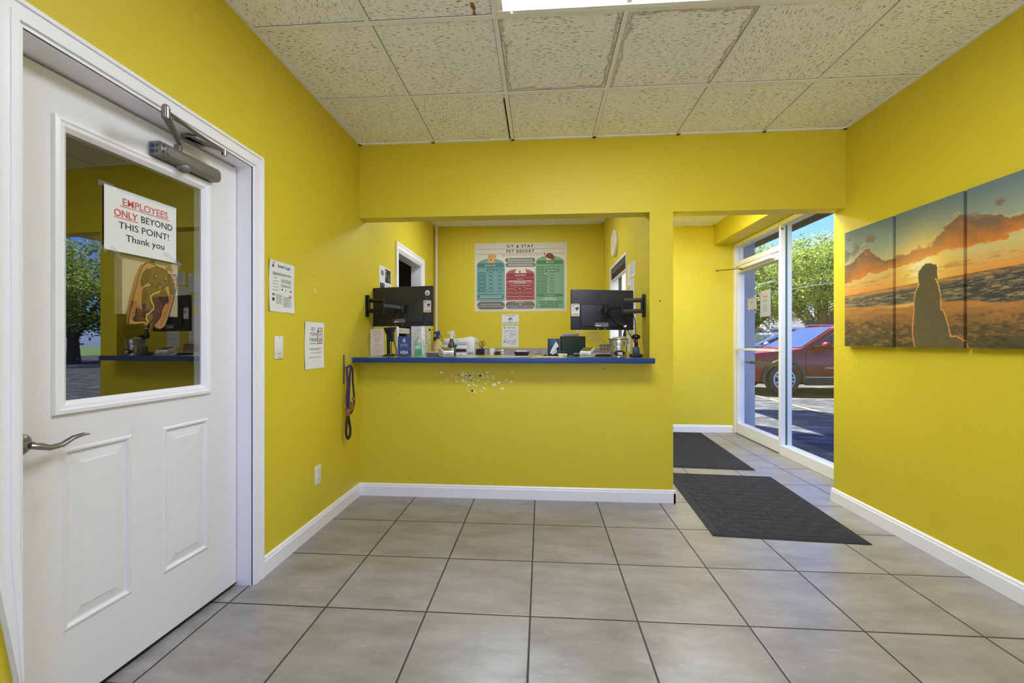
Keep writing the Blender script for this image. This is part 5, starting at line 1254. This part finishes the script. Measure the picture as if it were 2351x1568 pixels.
# clock
t = thing('wall_clock', (XO, 4.60, 2.245), 'round cream wall clock high on the office right wall', 'clock')
m = MB(); m.lathe([(.145, 0), (.145, -.02), (.135, -.034), (.125, -.03)], (XO, 4.60, 2.245), M_CREAM, 36, 'x'); m.build('rim', t)
m = MB(); m.lathe([(.126, -.02), (.126, -.024)], (XO, 4.60, 2.245), M_PAPERC, 36, 'x'); m.build('face', t)
for nm, a, L in (('hour_hand', 2.2, .06), ('minute_hand', -1.2, .095)):
    m = MB(); m.tube([(XO - .026, 4.60, 2.245), (XO - .026, 4.60 - L * math.sin(a), 2.245 + L * math.cos(a))], .004, M_INK, 6); m.build(nm, t)
# small office window with blind head, looking into the entrance
m = MB()
for q in ((4.03, 4.98, 1.18, 1.205), (4.03, 4.98, 2.015, 2.04), (4.03, 4.055, 1.205, 2.015), (4.955, 4.98, 1.205, 2.015)): m.box(XO - .005, .97, q[0], q[1], q[2], q[3], M_ALU)
win2 = struct(m, 'window_2', 'small office window looking into the bright entrance', 'window', base=(.88, 4.5, 1.2))
m = MB(); m.box(.885, .889, 4.055, 4.955, 1.205, 2.015, M_GLASS); m.build('pane', win2)
m = MB(); m.box(.87, .90, 4.80, 4.84, 1.205, 2.015, M_DGREY); m.build('sash_bar', win2)
t = thing('roller_blind', (XO, 4.5, 2.0), 'dark raised blind at the top of the small office window', 'blind')
m = MB(); m.box(XO + .006, XO + .06, 4.06, 4.95, 1.955, 2.012, M_DGREY, .003); m.build('headrail', t)
m = MB(); [m.box(XO + .01, XO + .055, 4.065, 4.945, 1.90 + .011 * k, 1.907 + .011 * k, M_BROWND) for k in range(5)]; m.build('slats', t)
m = MB(); m.box(XO + .012, XO + .053, 4.065, 4.945, 1.885, 1.897, M_WPLAS, .002); m.build('bottom_rail', t)
# conduit in the corner
t = thing('conduit_pipe', (-1.375, 5.46, 1.2), 'cream vertical pipe in the far left office corner', 'pipe')
m = MB(); m.cyl((-1.378, 5.46, 1.24), (-1.378, 5.46, ZC), .022, M_CREAM, 14); m.build('pipe', t)
m = MB(); m.cyl((-1.378, 5.46, 1.016), (-1.378, 5.46, 1.25), .03, M_BLACK, 14); m.build('coupling', t)
# inner door opening
m = MB()
for (a, b_, tt) in ((0, .015, .010), (.015, .055, .016), (.055, .075, .02)):
    m.box(XL, XL + tt, 4.885 - .0 + a, 4.885 + b_, 0, 2.085 + b_, M_WHITE); m.box(XL, XL + tt, 4.06 - b_, 4.06 - a, 0, 2.085 + b_, M_WHITE); m.box(XL, XL + tt, 4.06 - a, 4.885 + a, 2.085 + a, 2.085 + b_, M_WHITE)
m.box(-1.53, XL + .002, 4.06, 4.075, 0, 2.085, M_WHITE); m.box(-1.53, XL + .002, 4.87, 4.885, 0, 2.085, M_WHITE); m.box(-1.53, XL + .002, 4.06, 4.885, 2.07, 2.085, M_WHITE)
struct(m, 'trim_3', 'white casing of the open doorway in the office side wall', 'door casing')
m = MB(); m.box(-1.60, -1.55, 4.0, 4.95, 1.28, 1.34, P('pegboard_cream', S(196, 188, 166), .8)); m.box(-1.60, -1.55, 4.0, 4.02, 0, 1.28, M_WPLAS)
m.box(-1.60, -1.55, 4.9, 4.95, 0, 1.28, M_WPLAS)
tag(m.build('dog_gate', base=(-1.57, 4.5, 0)), 'pale half-height gate behind the open office doorway', 'gate')

# ------------------------------------------------------------------ outside: ground, canopy, pillar
GZ = -.05
def m_asphalt():
    t_ = NT('cracked_asphalt'); p = t_.geo()
    n1 = t_.noise(t_.scale(p, (1, 2.2, 1)), 2.2, 6, .7); n2 = t_.noise(p, 60, 3, .7); v = t_.n('TexVoronoi', _feature='DISTANCE_TO_EDGE', Vector=t_.n('VectorMath', _operation='MULTIPLY_ADD', i0=t_.n('TexNoise', Vector=p, Scale=3).outputs['Color'], i1=(.5, .5, .5), i2=p).outputs[0], Scale=2.6)
    cr = t_.math('LESS_THAN', v.outputs['Distance'], .012)
    c = t_.ramp(n1, [(.35, S(42, 43, 44)), (.50, S(56, 57, 59)), (.58, S(100, 100, 100)), (.66, S(60, 60, 62))])
    c = t_.mix(t_.math('MULTIPLY', n2, .3), c, S(60, 60, 62)); c = t_.mix(t_.math('MULTIPLY', cr, .7), c, S(46, 46, 48))
    return t_.bsdf(Base__Color=c, Roughness=.85, Specular__IOR__Level=.3, Normal=t_.bump(n2, .4, .01))
m = MB(); m.box(2.56, 40, -30, 60, GZ - .2, GZ, m_asphalt()); m.box(-30, 2.56, -30, YREAR - .2, GZ - .2, GZ, P('added_bounce_concrete', S(214, 212, 208), .9))  # pale concrete added behind the building to bounce sun through the rear window
MY = P('faded_yellow_line', S(134, 120, 74), .9)
m.box(4.9, 10, 9.50, 9.58, GZ, GZ + .002, MY); m.box(4.86, 4.95, 5.5, 10.4, GZ, GZ + .002, MY); m.box(4.9, 10, 12.1, 12.18, GZ, GZ + .002, MY)
tag(m.build('ground'), 'worn grey asphalt car park with faded yellow lines', 'ground', kind='structure')
m = MB(); m.box(-40, 120, 60, 160, GZ - .3, GZ - .05, P('lawn_green', S(92, 120, 60), .9)); m.box(40, 140, -30, 60, GZ - .3, GZ - .04, P('lawn_green', S(92, 120, 60), .9)); m.box(-40, 2.56, 6.1, 60, GZ - .3, GZ - .04, P('lawn_green', S(92, 120, 60), .9))
tag(m.build('lawn'), 'green grass beyond the car park', 'lawn', kind='structure')
def m_stucco():
    t_ = NT('grey_stucco'); p = t_.geo(); n = t_.noise(p, 75, 4, .7); k = t_.ramp(n, [(.36, (0, 0, 0)), (.56, (1, 1, 1))])
    c = t_.mix(k, S(190, 192, 198), S(236, 238, 242)); return t_.bsdf(Base__Color=c, Roughness=.9, Normal=t_.bump(k, .7, .012))
m = MB(); ST = m_stucco(); m.box(2.62, 3.02, 6.20, 6.7, GZ, 2.75, ST); m.box(2.5, 2.62, YV + .15, 6.7, GZ, 3.0, ST); m.box(-4.4, 2.6, 6.1, 6.7, GZ, 3.4, ST)
struct(m, 'wall_exterior', 'grey stucco pillar standing outside the entrance door', 'pillar')
m = MB(); m.box(2.5, 3.56, -4, 9.5, 2.75, 3.25, P('dark_brown_soffit', S(58, 48, 40), .8)); m.box(2.5, 2.62, -4, 6.2, 2.452, 2.76, P('dark_brown_soffit', S(58, 48, 40), .8))
struct(m, 'trim_4', 'dark brown roof overhang above the entrance glass', 'roof overhang')
m = MB(); m.box(2.5, 2.62, -4, 3.2, GZ, 2.46, ST); struct(m, 'wall_front', 'stucco outer face of the building front', 'wall')

# ------------------------------------------------------------------ cars
MAL = P('silver_alloy', S(205, 207, 212), .3, .35)
def car(name, C, paint, label, plate_text, high=1.0):
    """nose points to -x; C = ground point under the middle of the front axle"""
    t = thing(name, C, label, 'car', 'cars parked outside')
    M = Matrix.Translation(C)
    # body stations: x, zbot, zbelt, halfwidth
    st = [(-.88, .42, .66, .56), (-.86, .34, .82, .70), (-.76, .28, .93, .82), (-.55, .25, .985, .88), (-.1, .24, 1.03, .915), (.25, .24, 1.065, .925), (.55, .24, 1.10, .93), (.9, .24, 1.115, .93), (1.8, .24, 1.12, .93), (2.6, .24, 1.14, .93), (3.1, .25, 1.16, .92), (3.5, .32, 1.17, .87), (3.66, .40, 1.10, .80), (3.70, .46, .9, .74)]
    sec = lambda zb, zt, w: [(.0, zb), (w * .80, zb), (w * .95, zb + .06), (w, zb + (zt - zb) * .35), (w * .995, zb + (zt - zb) * .66), (w * .965, zt - (zt - zb) * .16), (w * .90, zt - .02), (w * .78, zt), (.0, zt + .03)]
    bm = bmesh.new(); rows = []
    for (x, zb, zt, w) in st:
        h = sec(zb, zt, w); ring = [(x, -a, b_) for a, b_ in h] + [(x, a, b_) for a, b_ in h[-2:0:-1]]
        rows.append([bm.verts.new(p) for p in ring])
    n = len(rows[0])
    for i in range(len(rows) - 1):
        for k in range(n): bm.faces.new((rows[i][k], rows[i][(k + 1) % n], rows[i + 1][(k + 1) % n], rows[i + 1][k]))
    bm.faces.new(rows[0][::-1]); bm.faces.new(rows[-1]); bmesh.ops.recalc_face_normals(bm, faces=bm.faces[:])
    me = bpy.data.meshes.new('tmp'); bm.to_mesh(me); bm.free(); me.materials.append(paint)
    ob = bpy.data.objects.new('tmp', me); COL.objects.link(ob); cut = []
    for xw in (0, 2.7):
        c_ = MB(); c_.cyl((xw, -1.2, .365), (xw, 1.2, .365), .43, M_BLACK, 36); co = c_.build('cut'); cut.append(co)
        md = ob.modifiers.new('b', 'BOOLEAN'); md.operation = 'DIFFERENCE'; md.object = co; md.solver = 'EXACT'
    dg = bpy.context.evaluated_depsgraph_get(); me2 = bpy.data.meshes.new_from_object(ob.evaluated_get(dg))
    bpy.data.objects.remove(ob); [bpy.data.objects.remove(c_) for c_ in cut]
    for p in me2.polygons: p.use_smooth = True
    me2.set_sharp_from_angle(angle=math.radians(32)); me2.name = 'body'
    if len(me2.materials) > 1:
        pass
    bo = bpy.data.objects.new('body', me2); COL.objects.link(bo); bo.parent = t; bo['base'] = tuple(C)
    # greenhouse
    zr = 1.60 * high
    m = MB(M)
    gh = [(.42, 1.07, .86), (1.30, zr - .03, .66), (1.55, zr, .65), (2.7, zr + .015, .65), (3.15, zr - .03, .63), (3.55, 1.15, .80)]
    lo = [(.42, 1.07, .86), (1.0, 1.10, .885), (1.6, 1.10, .885), (2.7, 1.13, .88), (3.2, 1.14, .86), (3.55, 1.15, .80)]
    vs = []; fs = []
    for (a, b_) in zip(gh, lo): vs += [(a[0], -a[2], a[1]), (a[0], a[2], a[1]), (b_[0], -b_[2], b_[1]), (b_[0], b_[2], b_[1])]
    for i in range(5):
        o = i * 4; fs += [(o, o + 1, o + 5, o + 4), (o, o + 4, o + 6, o + 2), (o + 1, o + 3, o + 7, o + 5)]
    m.add(vs, fs, paint); m.build('roof', t)
    m = MB(M)   # windscreen, a little proud of the body
    m.add([(.45, -.80, 1.105), (.45, .80, 1.105), (1.25, .61, zr - .028), (1.25, -.61, zr - .028)], [(0, 1, 2, 3)], P('sky_reflecting_windscreen', S(46, 56, 66), .04, 0, 1.0)); m.build('windscreen', t)
    m = MB(M); m.add([(3.18, -.58, zr - .03), (3.18, .58, zr - .03), (3.57, .74, 1.17), (3.57, -.74, 1.17)], [(0, 3, 2, 1)], M_CARGLASS if False else P('tinted_car_glass', S(18, 19, 21), .05, 0, .8)); m.build('rear_window', t)
    G_ = P('tinted_car_glass', S(18, 19, 21), .05, 0, .8)
    for sg in (-1, 1):
        def side(x, z, off=.012):   # point on the side glass plane
            f_ = (z - 1.10) / (zr - 1.10); return (x, sg * (.885 - f_ * .235 + off), z)
        for (q) in ([(.68, 1.135), (1.62, 1.135), (1.62, zr - .07), (1.34, zr - .11)], [(1.70, 1.135), (2.45, 1.15), (2.40, zr - .06), (1.70, zr - .065)], [(2.53, 1.155), (3.10, 1.20), (2.86, zr - .08), (2.50, zr - .06)]):
            m = MB(M); m.add([side(*p) for p in q], [(0, 1, 2, 3)], G_); m.tube([side(*p, .016) for p in q], .010, M_CHROME, 6, closed=True); m.build('side_window', t)
        m = MB(M); m.tube([(1.35, sg * .60, zr + .02), (1.5, sg * .60, zr + .05), (2.8, sg * .60, zr + .06), (3.0, sg * .59, zr + .02)], .016, M_CHROME, 8); m.build('roof_rail', t)
        m = MB(M); m.ball((.86, sg * 1.03, 1.16), .11, paint, sx=.7, sz=.7); m.tube([(.92, sg * .90, 1.12), (.88, sg * .98, 1.14)], .025, M_BLACK, 8); m.build('wing_mirror', t)
        for xs in (.49, 1.66, 2.48): m = MB(M); m.tube([(xs, sg * .934, .36), (xs + .0, sg * .938, .7), (xs + .02, sg * .905, 1.0)], .006, M_BLACK, 4); m.build('door_seam', t)
        m = MB(M); m.box(1.36, 1.56, sg * .925, sg * .955, .93, .955, paint, .006); m.build('door_handle', t)
        m = MB(M); m.box(.45, 2.25, sg * .90, sg * .945, .24, .42, M_RUB, .015); m.box(.46, 2.24, sg * .94, sg * .95, .42, .435, M_CHROME); m.build('sill', t)
        for xw in (0, 2.7):
            arc = [(xw + .445 * math.cos(a), sg * .93, .365 + .445 * math.sin(a)) for a in [-.15 + (PI + .3) * k / 20 for k in range(21)]]
            m = MB(M); m.tube(arc, .035, P('grey_arch_trim', S(58, 58, 62), .6), 6); m.build('wheel_arch', t)
            m = MB(M); m.lathe([(.24, -.11), (.345, -.11), (.365, -.07), (.365, .07), (.345, .11), (.24, .11)], (xw, sg * .83, .365), M_RUB, 32, 'y'); wh = m.build('wheel', t)
            m = MB(M); m.lathe([(.218, -.03), (.243, -.02), (.246, .0), (.243, .02), (.225, .02), (.215, -.03)], (xw, sg * .925, .365), MAL, 28, 'y', False); m.lathe([(.055, -.02), (.05, .02)], (xw, sg * .925, .365), MAL, 16, 'y')
            m.lathe([(.23, -.01), (.23, .0)], (xw, sg * .87, .365), M_BLACK, 24, 'y')
            for k in range(10):
                a = 2 * PI * (k // 2) / 5 + (.16 if k % 2 else -.16); m.tube([(xw + .04 * math.cos(a), sg * .93, .365 + .04 * math.sin(a)), (xw + .235 * math.cos(a + (.06 if k % 2 else -.06)), sg * .925, .365 + .235 * math.sin(a + (.06 if k % 2 else -.06)))], .026, MAL, 6)
            m.build('rim', wh)
    for sg in (-1, 1):
        m = MB(M); m.ball((-.70, sg * .70, .82), .1, M_CHROME, sx=1.4, sy=1.2, sz=.55); m.build('headlight', t)
        m = MB(M); m.box(3.58, 3.69, sg * .78, sg * .55, .92, 1.06, M_RED, .02); m.build('tail_light', t)
    m = MB(M); m.box(-.91, -.86, -.5, .5, .58, .74, M_BLACK, .02); m.box(-.92, -.905, -.5, .5, .735, .75, M_CHROME); m.build('grille', t)
    m = MB(M); m.box(-.90, -.72, -.74, .74, .26, .42, M_RUB, .04); m.build('bumper', t); m = MB(M); m.box(3.55, 3.74, -.76, .76, .30, .52, M_RUB, .04); m.build('bumper', t)
    if plate_text:
        m = MB(M @ wallM((1.05, -.938, .62), '-y')); m.text(plate_text, 0, 0, .052, .002, M_CHROME, bold=.001, space=1.3); m.build('nameplate', t)
    return t
M_REDP = P('dark_red_car_paint', S(122, 6, 22), .26, 0, .35, Coat__Weight=.25)
M_SILV = P('pale_blue_car_paint', S(150, 164, 180), .25, .4, .6, Coat__Weight=.5)
car('suv', (5.56, 11.02, GZ), M_REDP, 'dark red SUV parked nose-in just outside the window', 'CHEROKEE', 1.01)
car('sedan', (6.1, 14.6, GZ), M_SILV, 'pale blue car parked beyond the red SUV', None, .93)
car('sedan', (6.3, 6.4 - 1.1, GZ), P('grey_green_car_paint', S(96, 112, 106), .25, .4, .6, Coat__Weight=.5), 'grey green car parked to the right, seen only in the door glass reflection', None, .93) if False else None

# ------------------------------------------------------------------ trees
LEAF = {}
def m_leaf(name, a, b_):
    t_ = NT(name); oi = t_.n('Attribute', _attribute_name='tint')
    c = t_.mix(oi.outputs['Fac'], a, b_)
    d = t_.n('BsdfDiffuse', Color=c); tr = t_.n('BsdfTranslucent', Color=c); mx = t_.n('MixShader', i0=.35, i1=d.outputs[0], i2=tr.outputs[0])
    t_.t.links.new(mx.outputs[0], t_.out.inputs[0]); return t_.m
LEAF['light'] = m_leaf('light_maple_leaf', S(112, 138, 58), S(190, 200, 118)); LEAF['dark'] = m_leaf('dark_tree_leaf', S(78, 102, 44), S(140, 160, 76))
BARK = P('grey_brown_bark', S(92, 78, 64), .95)
def tree(C, crown, trunk, leaf, n, size, label, seed, stems=1, group=None):
    """crown: list of (dx,dy,z,r) blobs"""
    t = thing('tree', C, label, 'tree', group)
    rg = np.random.default_rng(seed)
    rad = np.array([c[3] for c in crown]); pr = rad ** 2 / (rad ** 2).sum()
    ci = rg.choice(len(crown), n, p=pr); cen = np.array(crown)[ci]
    d = rg.normal(size=(n, 3)); d /= np.linalg.norm(d, axis=1)[:, None]
    # clumps: leaf sprays gathered around twig tips
    k = n // 60; tip_d = rg.normal(size=(k, 3)); tip_d /= np.linalg.norm(tip_d, axis=1)[:, None]; tci = rg.choice(len(crown), k, p=pr); tcen = np.array(crown)[tci]
    tip = tcen[:, :3] + tip_d * (tcen[:, 3] * (.55 + .5 * rg.random(k)))[:, None]
    ti = rg.integers(0, k, n); pos = tip[ti] + rg.normal(size=(n, 3)) * np.array([.24, .24, .13]) * (rad.mean() / 1.6)
    pos[:, 0] += C[0]; pos[:, 1] += C[1]; pos[:, 2] += C[2]
    a = rg.normal(size=(n, 3)); a[:, 2] *= .5; a /= np.linalg.norm(a, axis=1)[:, None]; b_ = np.cross(a, rg.normal(size=(n, 3))); b_ /= np.linalg.norm(b_, axis=1)[:, None]
    s_ = size * (.6 + .8 * rg.random(n))[:, None]
    V = np.stack([pos - a * s_, pos - b_ * s_ * .45, pos + a * s_, pos + b_ * s_ * .45], 1) - np.array(C)
    F = np.arange(n * 4).reshape(n, 4)
    me = bpy.data.meshes.new('foliage'); me.from_pydata(V.reshape(-1, 3).tolist(), [], F.tolist())
    at = me.attributes.new('tint', 'FLOAT', 'POINT'); at.data.foreach_set('value', np.repeat(np.clip(rg.normal(.45, .28, n), 0, 1), 4).astype(np.float32))
    me.materials.append(LEAF[leaf]); me.update()
    o = bpy.data.objects.new('foliage', me); COL.objects.link(o); o.parent = t; o['base'] = tuple(C)
    m = MB(Matrix.Translation(C)); r0, h0 = trunk
    m.tube([(0, 0, -.3), (0, 0, h0 * .35), (.05, 0, h0)], r0, BARK, 10, radii=[r0 * 1.3, r0, r0 * .8])
    for k2 in range(stems):
        c = crown[k2 % len(crown)]; e = Vector((c[0], c[1], c[2])); s0 = Vector((0, 0, h0 * .85))
        mid = s0.lerp(e, .45) + Vector((rnd.uniform(-.2, .2), rnd.uniform(-.2, .2), .1)); m.tube(sp([s0, mid, e], 4), r0, BARK, 8, radii=[r0 * (.62 - .055 * q) for q in range(9)])
    m.build('trunk', t)
tree((13.6, 21.6, GZ), [(-1.7, -.5, 3.9, 1.6), (.2, .2, 4.9, 1.6), (1.9, -.2, 4.4, 1.7), (-.5, -1, 4.5, 1.5), (-2.5, .5, 4.8, 1.3), (2.4, .4, 5.5, 1.7), (1.2, -1.0, 3.5, 1.3), (4.2, 0, 5.6, 2.2), (-.9, .3, 5.3, 1.1), (.9, .4, 5.4, 1.0)], (.34, 1.9), 'light', 46000, .062, 'large maple tree with several stems behind the red SUV', 3, 8, 'trees beyond the car park')
tree((10.9, 24.5, GZ), [(0, 0, 4.6, 1.7), (-1.4, 0, 4.0, 1.6), (1.3, .3, 4.2, 1.5), (.2, -.8, 3.4, 1.5), (-.6, .3, 5.3, 1.1), (1.7, 0, 5.4, 1.2), (2.6, .3, 4.0, 1.5)], (.26, 2.2), 'dark', 36000, .062, 'dark green tree seen through the entrance door glass', 5, 6, 'trees beyond the car park')
tree((15.8, 33, GZ), [(0, 0, 6, 2.6), (-2.4, 0, 5, 2.2), (2.6, 0, 5.6, 2.6), (.5, -.5, 4, 2.2), (4.8, 0, 6, 2.8)], (.3, 2.5), 'dark', 22000, .10, 'farther dark tree behind the maple and the houses', 8, 5, 'trees beyond the car park')
tree((20.5, 24.0, GZ), [(0, 0, 5.2, 2.6), (-2.0, 0, 4.4, 2.0), (2.4, 0, 5.4, 2.4), (1, 0, 3.4, 2.0), (4.6, 0, 5, 2.6)], (.3, 2.0), 'light', 16000, .12, 'light green tree to the right of the maple', 12, 5, 'trees beyond the car park')
tree((26.5, 20.5, GZ), [(0, 0, 4.6, 2.6), (-2.0, 0, 3.8, 2.2), (2.4, 0, 4.6, 2.6), (1, 0, 3, 2.0), (4.6, 0, 4.4, 2.6)], (.3, 1.6), 'light', 26000, .10, 'light green tree at the far edge of the car park, in the door reflection', 15, 5, 'trees beyond the car park')
tree((10.95, 20.2, GZ), [(0, 0, .8, .8), (.8, .2, .7, .6), (-.7, .1, .6, .6)], (.06, .5), 'light', 1800, .08, 'low green shrub behind the SUV bonnet', 21, 3)

# ------------------------------------------------------------------ houses, lamp post, wires, sign
def house(C, W, D, H, RH, wallm, roofm, ridge, label, wins):
    """gable faces -y when ridge == 'y'"""
    t = thing('house', C, label, 'house', 'houses across the street'); M = Matrix.Translation(C)
    m = MB(M); m.box(-W / 2, W / 2, 0, D, 0, H, wallm)
    if ridge == 'y': m.prism([(-W / 2, H), (W / 2, H), (0, H + RH)], 0, D, wallm, axis='y')
    else: m.prism([(0, H), (D, H), (D / 2, H + RH)], -W / 2, W / 2, wallm, axis='x')
    m.build('walls', t)
    m = MB(M); o = .35; tk = .12
    if ridge == 'y':
        for sg in (-1, 1):
            k = RH / (W / 2); m.prism([(sg * (W / 2 + o), H - k * o), (0, H + RH), (0, H + RH + tk), (sg * (W / 2 + o), H - k * o + tk)], -o, D + o, roofm, axis='y')
    else:
        k = RH / (D / 2); m.prism([(-o, H - k * o), (D / 2, H + RH), (D / 2, H + RH + tk), (-o, H - k * o + tk)], -W / 2 - o, W / 2 + o, roofm, axis='x'); m.prism([(D + o, H - k * o), (D / 2, H + RH), (D / 2, H + RH + tk), (D + o, H - k * o + tk)], -W / 2 - o, W / 2 + o, roofm, axis='x')
    m.build('roof', t)
    m = MB(M)
    if ridge == 'y':
        k = RH / (W / 2)
        for sg in (-1, 1): m.prism([(sg * (W / 2 + o), H - k * o - .05), (0, H + RH - .05), (0, H + RH + tk + .04), (sg * (W / 2 + o), H - k * o + tk + .04)], -o - .06, -o, M_WHITE, axis='y')
    else: m.box(-W / 2 - o, W / 2 + o, -o - .05, -o, H - .25, H - .05, M_WHITE)
    m.build('fascia', t)
    for (x, z, ww, hh) in wins:
        m = MB(M); m.box(x - ww / 2 - .08, x + ww / 2 + .08, -.06, -.001, z - .08, z + hh + .08, M_WHITE); m.box(x - ww / 2, x + ww / 2, -.07, -.055, z, z + hh, P('tinted_car_glass', S(18, 19, 21))); m.box(x - .03, x + .03, -.08, -.065, z, z + hh, M_WHITE); m.build('window', t)
HP = P('pale_pink_siding', S(226, 190, 172), .85); HG = P('dark_green_siding', S(44, 66, 52), .85); RG = P('grey_shingle', S(104, 102, 104), .9)
house((14.2, 29.5, GZ), 7.0, 7, 1.25, 1.7, HP, RG, 'y', 'pale pink house with white gable edge beyond the blue car', [(.6, .3, .5, .7)]) if False else None
house((15.4, 37.0, GZ), 6.0, 8, 2.2, 2.0, HP, RG, 'y', 'pale pink gabled house seen low through the door glass', [(.9, .9, .5, 1.0)])
house((25.5, 41.0, GZ), 8.0, 7, 2.6, 2.0, P('grey_siding', S(150, 146, 140), .85), RG, 'x', 'grey-roofed house behind the maple on the left', [(-1.5, .8, .9, 1.2), (2, .8, .9, 1.2)])
house((33.8, 43.0, GZ), 6.0, 8, 4.2, 2.2, P('cream_siding', S(224, 206, 186), .85), RG, 'y', 'tall cream house behind the maple trunk', [(-.8, 3.0, 1.0, 1.2), (.9, 1.2, 1.0, 1.2)])
house((31.0, 33.0, GZ), 8.0, 7, 2.5, 2.6, HG, RG, 'y', 'dark green house with white trim at the window right side', [(-1.2, 2.5, .8, 1.1), (1.4, .9, .9, 1.2)])
t = thing('street_lamp', (10.0, 20.8, GZ), 'curved street lamp rising behind the stucco pillar', 'street lamp')
lx, ly = 10.0, 20.8
m = MB(); m.tube([(lx, ly, GZ), (lx, ly, 3.3)], .07, M_STEEL, 10, radii=[.07, .04]); m.build('pole', t)
m = MB(); m.tube(sp([(lx, ly, 3.3), (lx + .1, ly, 3.62), (lx + .38, ly, 3.9), (lx + .8, ly, 4.0)]), .025, P('pale_lamp_metal', S(206, 208, 206), .4), 8); m.build('arm', t)
m = MB(); m.ball((lx + .96, ly, 4.01), .08, P('pale_lamp_metal', S(206, 208, 206), .4), sx=2.4, sz=.7); m.build('lamp_head', t)
m = MB(); m.tube([(x, 18.5, 3.16 + (x - 8.93) * .155 - .012 * math.sin((x - 4) / 22 * PI)) for x in range(4, 27, 2)], .012, P('pale_wire', S(190, 192, 190), .6), 5)
tag(m.build('overhead_wire', base=(9, 18.5, 3.2)), 'thin overhead wire crossing in front of the trees', 'wire')
t = thing('yard_sign', (13.9, 22.8, GZ), 'small white sign on posts behind the blue car', 'sign')
m = MB(); m.box(13.6, 14.3, 22.79, 22.82, 1.55, 2.05, M_PAPERG); m.lathe([(.0, 0), (.0, 0)], (13.6, 22.8, 1.6), M_PAPERG, 4); [m.box(13.65, 14.25, 22.785, 22.79, 1.65 + .11 * q, 1.69 + .11 * q, M_INKG) for q in range(3)]; m.build('panel', t)
for x in (13.58, 14.32): m = MB(); m.box(x - .03, x + .03, 22.78, 22.84, GZ, 2.15, M_WPLAS); m.build('post', t)
for o in list(bpy.data.objects):
    if 'base' in o.keys(): del o['base']
